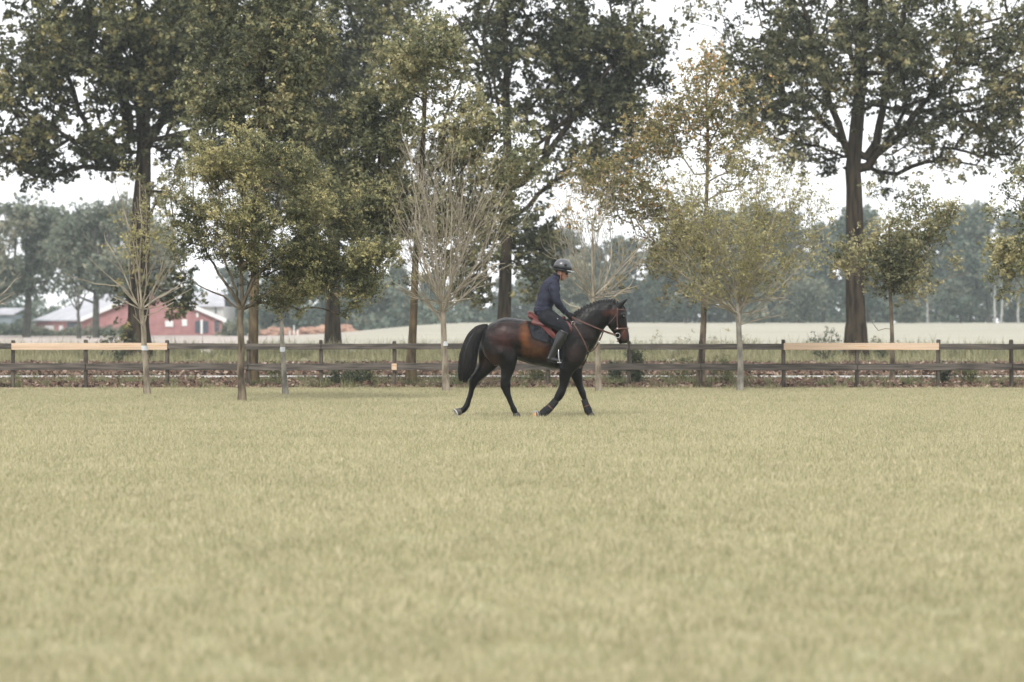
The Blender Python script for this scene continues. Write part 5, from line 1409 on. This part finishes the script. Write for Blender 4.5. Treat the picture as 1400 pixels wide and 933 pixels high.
def hand(bm, s, g=0.0):
    y = s * 22
    loft(bm, [(645, 319, 10, 9, s * 28), (654, 327, 11, 8.5, y + s * 2), (664, 334, 13, 8, y), (672, 339, 12, 7, y)], 12, 3, g, cap=.2)
    for i in range(4):
        kx, kz = 679 - i * 3.2, 331 + i * 6.6; L_ = (1.0, 1.08, 1.0, .84)[i]
        loft(bm, [(kx - 8, kz - 1, 3.4, 3.4, y), (kx, kz, 3.5, 3.5, y - s * 1), (kx + 6 * L_, kz + 3, 3.2, 3.2, y - s * 6), (kx + 3 * L_, kz + 6, 3.0, 3.0, y - s * 12), (kx - 5, kz + 5, 2.8, 2.8, y - s * 13)], 8, 3, g)
    loft(bm, [(660, 325, 4.5, 4.2, y - s * 6), (668, 324, 4, 4, y - s * 9), (677, 327, 3.6, 3.6, y - s * 10), (684, 331, 3, 3, y - s * 9)], 8, 3, g)
# head with face, looking down and forward
def hp(dx, dz, y=0):      # head frame: tilted forward by about 20 degrees
    a = math.radians(16); return (630 + dx * math.cos(a) - dz * math.sin(a), 104 + dx * math.sin(a) + dz * math.cos(a), y)
def hs_(dx, dz, r_, h_, y=0):
    x, z, yy = hp(dx, dz, y); return (x, z, r_, h_, yy)
bm = bmesh.new()
fig(bm, -.010)
for s in (-1, 1): hand(bm, s, -.0015); foot(bm, s, -.008)
loft(bm, [(598, 150, 19, 20, 0), (606, 134, 17, 18, 0), (614, 120, 17, 18, 0)], 16, 2)
loft(bm, [hs_(-6, -30, 20, 16), hs_(-4, -20, 31, 23), hs_(-2, -5, 34, 26), hs_(2, 10, 30, 25), hs_(6, 22, 24, 22), hs_(9, 34, 18, 18), hs_(12, 44, 13, 14), hs_(14, 50, 8, 9)], 18, 3)
loft(bm, [hs_(31, 8, 3, 3), hs_(34, 16, 4.2, 4), hs_(36, 23, 5, 5.5), hs_(32, 27, 3.5, 5)], 8, 2)       # nose
loft(bm, [hs_(27, 31, 4, 8), hs_(28, 34, 3.6, 8)], 8, 1); loft(bm, [hs_(25, 37, 4, 7.5), hs_(24, 40, 3.6, 7)], 8, 1)   # lips
loft(bm, [hs_(20, 46, 6, 8), hs_(19, 50, 5, 7)], 8, 1)                                                   # chin
for s in (-1, 1):
    loft(bm, [hs_(-4, 9, 5, 2.5, s * 26), hs_(-3, 16, 6, 3, s * 27), hs_(0, 25, 4, 2.5, s * 26)], 10, 2)      # ear
    loft(bm, [hs_(20, 12, 6, 3, s * 14), hs_(20, 16, 5, 3, s * 15)], 8, 1)
pbody = remesh('body', bm, M['skin'], rider, .0055, 2)
bm = bmesh.new(); fig(bm, 0.0, 'torso'); fig(bm, .001, 'arms')
loft(bm, [(592, 152, 25, 32, 0), (600, 138, 21, 22, 0), (607, 126, 19.5, 20.5, 0)], 18, 2)
# loose hem and folds
loft(bm, [(531, 296, 47, 53, 0), (531, 306, 48.5, 54, 0), (532, 314, 47, 54, 0)], 24, 2)
def folds(me): ripple(me, 9, 14, 4, .0085)
sw = remesh('sweater', bm, M['sweater'], rider, .0065, 4, folds)
bm = bmesh.new(); loft(bm, [(531, 303, 49, 55, 0), (532, 312, 49, 55.5, 0)], 24, 2, cap=.02); bm_obj('hem_band', bm, M['sweater'], sw, True)
bm = bmesh.new(); loft(bm, [(601, 137, 22.5, 23, 0), (607, 126, 21, 22, 0)], 20, 2, cap=.02); bm_obj('collar', bm, M['breeches'], sw, True)
for s in (-1, 1):
    bm = bmesh.new(); loft(bm, [(640, 314, 13.5, 13, s * 32), (650, 323, 13, 12.5, s * 25)], 14, 2, cap=.05); bm_obj('cuff', bm, M['sweater'], sw, True)
c = U3(618, 186, -14); bm = bmesh.new(); bmesh.ops.create_uvsphere(bm, u_segments=8, v_segments=6, radius=.008, matrix=Matrix.Translation(c)); bm_obj('zip_pull', bm, M['metal'], sw, True)
bm = bmesh.new(); fig(bm, 0.001, 'legs')
br = remesh('breeches', bm, M['breeches'], rider, .0075, 4, lambda me: ripple(me, 11, 11, 3, .005))
bm = bmesh.new(); c = U3(604, 353, -121); bmesh.ops.create_uvsphere(bm, u_segments=8, v_segments=6, radius=.007, matrix=Matrix.Translation(c)); bm_obj('logo_dot', bm, M['visor'], br, True)
for s in (-1, 1):
    bm = bmesh.new(); foot(bm, s, .003); bo = remesh('boot', bm, M['black_boot'], rider, .006, 3)
    bm = bmesh.new(); y = s * 120
    loft(bm, [(545, 568, 4, 12, y), (566, 571, 4.5, 14, y), (598, 574, 3, 15.5, y), (626, 575, 2.5, 13, y)], 12, 2); bm_obj('boot_sole', bm, M['glove'], bo, True)
    bm = bmesh.new(); loft(bm, [(637, 417, 28.5, 27, s * 119), (632, 427, 29.5, 28, s * 119.5)], 18, 2, cap=.02); bm_obj('boot_top', bm, M['black_boot'], bo, True)
    bm = bmesh.new(); hand(bm, s, .0012); remesh('glove', bm, M['glove'], rider, .0034, 1)
# helmet
bm = bmesh.new()
bmesh.ops.create_uvsphere(bm, u_segments=36, v_segments=24, radius=1)
cx, cz, _ = hp(-2, -16); C0 = U3(cx, cz); hel = []
for v_ in bm.verts:
    x, y, z = v_.co
    zz = z * 41 if z > 0 else z * 26
    v_.co = Vector((x * 47, y * 38, zz)) / K
bmesh.ops.delete(bm, geom=[v_ for v_ in bm.verts if v_.co.z < -24.5 / K], context='VERTS')
RM = Matrix.Translation(C0) @ Matrix.Rotation(math.radians(9), 4, 'Y')
bmesh.ops.transform(bm, matrix=RM, verts=bm.verts)
bmesh.ops.solidify(bm, geom=bm.faces[:], thickness=.006)
helmet = bm_obj('helmet', bm, M['helmet'], rider, True)
def ell(name, rx, ry, z0, z1, m, parent, n=40, a0=0, a1=360, t=1.5):
    bm = bmesh.new(); rings = []
    full = a1 - a0 >= 360
    for i in range(n if full else n + 1):
        a = math.radians(a0 + (a1 - a0) * i / n)
        ring = [bm.verts.new(RM @ (Vector((math.cos(a) * (rx + e), math.sin(a) * (ry + e), z)) / K)) for e, z in ((0, z0), (t, z0), (t, z1), (0, z1))]
        rings.append(ring)
    m_ = len(rings)
    for i in range(m_ if full else m_ - 1):
        a, b_ = rings[i], rings[(i + 1) % m_]
        for k_ in range(4): bm.faces.new((a[k_], a[(k_ + 1) % 4], b_[(k_ + 1) % 4], b_[k_]))
    return bm_obj(name, bm, m, parent, True)
ell('helmet_band', 46.2, 37.4, -13, 1, M['helmet_band'], helmet); ell('helmet_rim', 41, 33, -24, -12.5, M['helmet_band'], helmet, t=5)
ell('vent', 30, 8, 0, 0.5, M['helmet_band'], helmet, n=12, t=.5)
bm = bmesh.new(); top_, bot_ = [], []
for i in range(25):
    a = math.radians(-62 + 124 * i / 24); row = []
    for u in (0, .35, .7, 1):
        ext = 26 * math.cos(math.radians(-62 + 124 * i / 24) * 1.35) ** .7 if abs(-62 + 124 * i / 24) < 66 else 0
        row.append(bm.verts.new(RM @ (Vector((math.cos(a) * (44 + ext * u), math.sin(a) * (36 + ext * .5 * u), -13 - 4.5 * u - 1.5 * abs(math.sin(a)) * u)) / K)))
    top_.append(row)
for a, b_ in zip(top_, top_[1:]):
    for k_ in range(3): bm.faces.new((a[k_], a[k_ + 1], b_[k_ + 1], b_[k_]))
bmesh.ops.solidify(bm, geom=bm.faces[:], thickness=.004)
bm_obj('visor', bm, M['visor'], helmet, True)
p = RM @ (Vector((12, -37, 10)) / K); bm = bmesh.new(); bmesh.ops.create_cone(bm, cap_ends=True, segments=16, radius1=.022, radius2=.020, depth=.006, matrix=Matrix.Translation(p) @ Matrix.Rotation(math.radians(78), 4, 'X')); bm_obj('vent', bm, M['helmet_band'], helmet, True)
for s in (-1, 1):
    tubes('chin_strap', [[U3(*hp(-2, 2, s * 28)), U3(*hp(3, 22, s * 27)), U3(*hp(8, 40, s * 19)), U3(*hp(12, 52, s * 6)), U3(*hp(13, 53, 0))]], 0, M['glove'], helmet, 6, (.006, .002))
    g_ = tubes('sunglasses', [[U3(*hp(-2, 8, s * 28)), U3(*hp(14, 10, s * 26)), U3(*hp(26, 12, s * 20))]], 0, M['lens'], rider, 6, (.004, .002))
    bm = bmesh.new(); loft(bm, [hs_(24, 8, 6, 3, s * 18), hs_(26, 13, 8, 3, s * 17), hs_(26, 18, 5, 3, s * 16)], 10, 2); bm_obj('lens', bm, M['lens'], g_, True)
bm = bmesh.new(); loft(bm, [hs_(-27, 0, 10, 18), hs_(-24, 14, 9, 18), hs_(-20, 24, 5, 14)], 14, 2); bm_obj('hair', bm, M['head_hair'], rider, True)


# ------------------------------------------------------------------ haze
bm = bmesh.new(); box(bm, -240, 240, -14, 600, -1.2, 30)
M['haze'] = bpy.data.materials.new('haze'); M['haze'].use_nodes = True
hn = M['haze'].node_tree; hn.nodes.clear()
ho = hn.nodes.new('ShaderNodeOutputMaterial'); hv = hn.nodes.new('ShaderNodeVolumePrincipled')
hv.inputs['Color'].default_value = (0.85, 0.95, 0.94, 1); hv.inputs['Density'].default_value = 0.00042
hv.inputs['Anisotropy'].default_value = 0.0
hn.links.new(hv.outputs[0], ho.inputs['Volume'])
tag(bm_obj('haze', bm, M['haze']), 'pale damp air', kind='stuff')
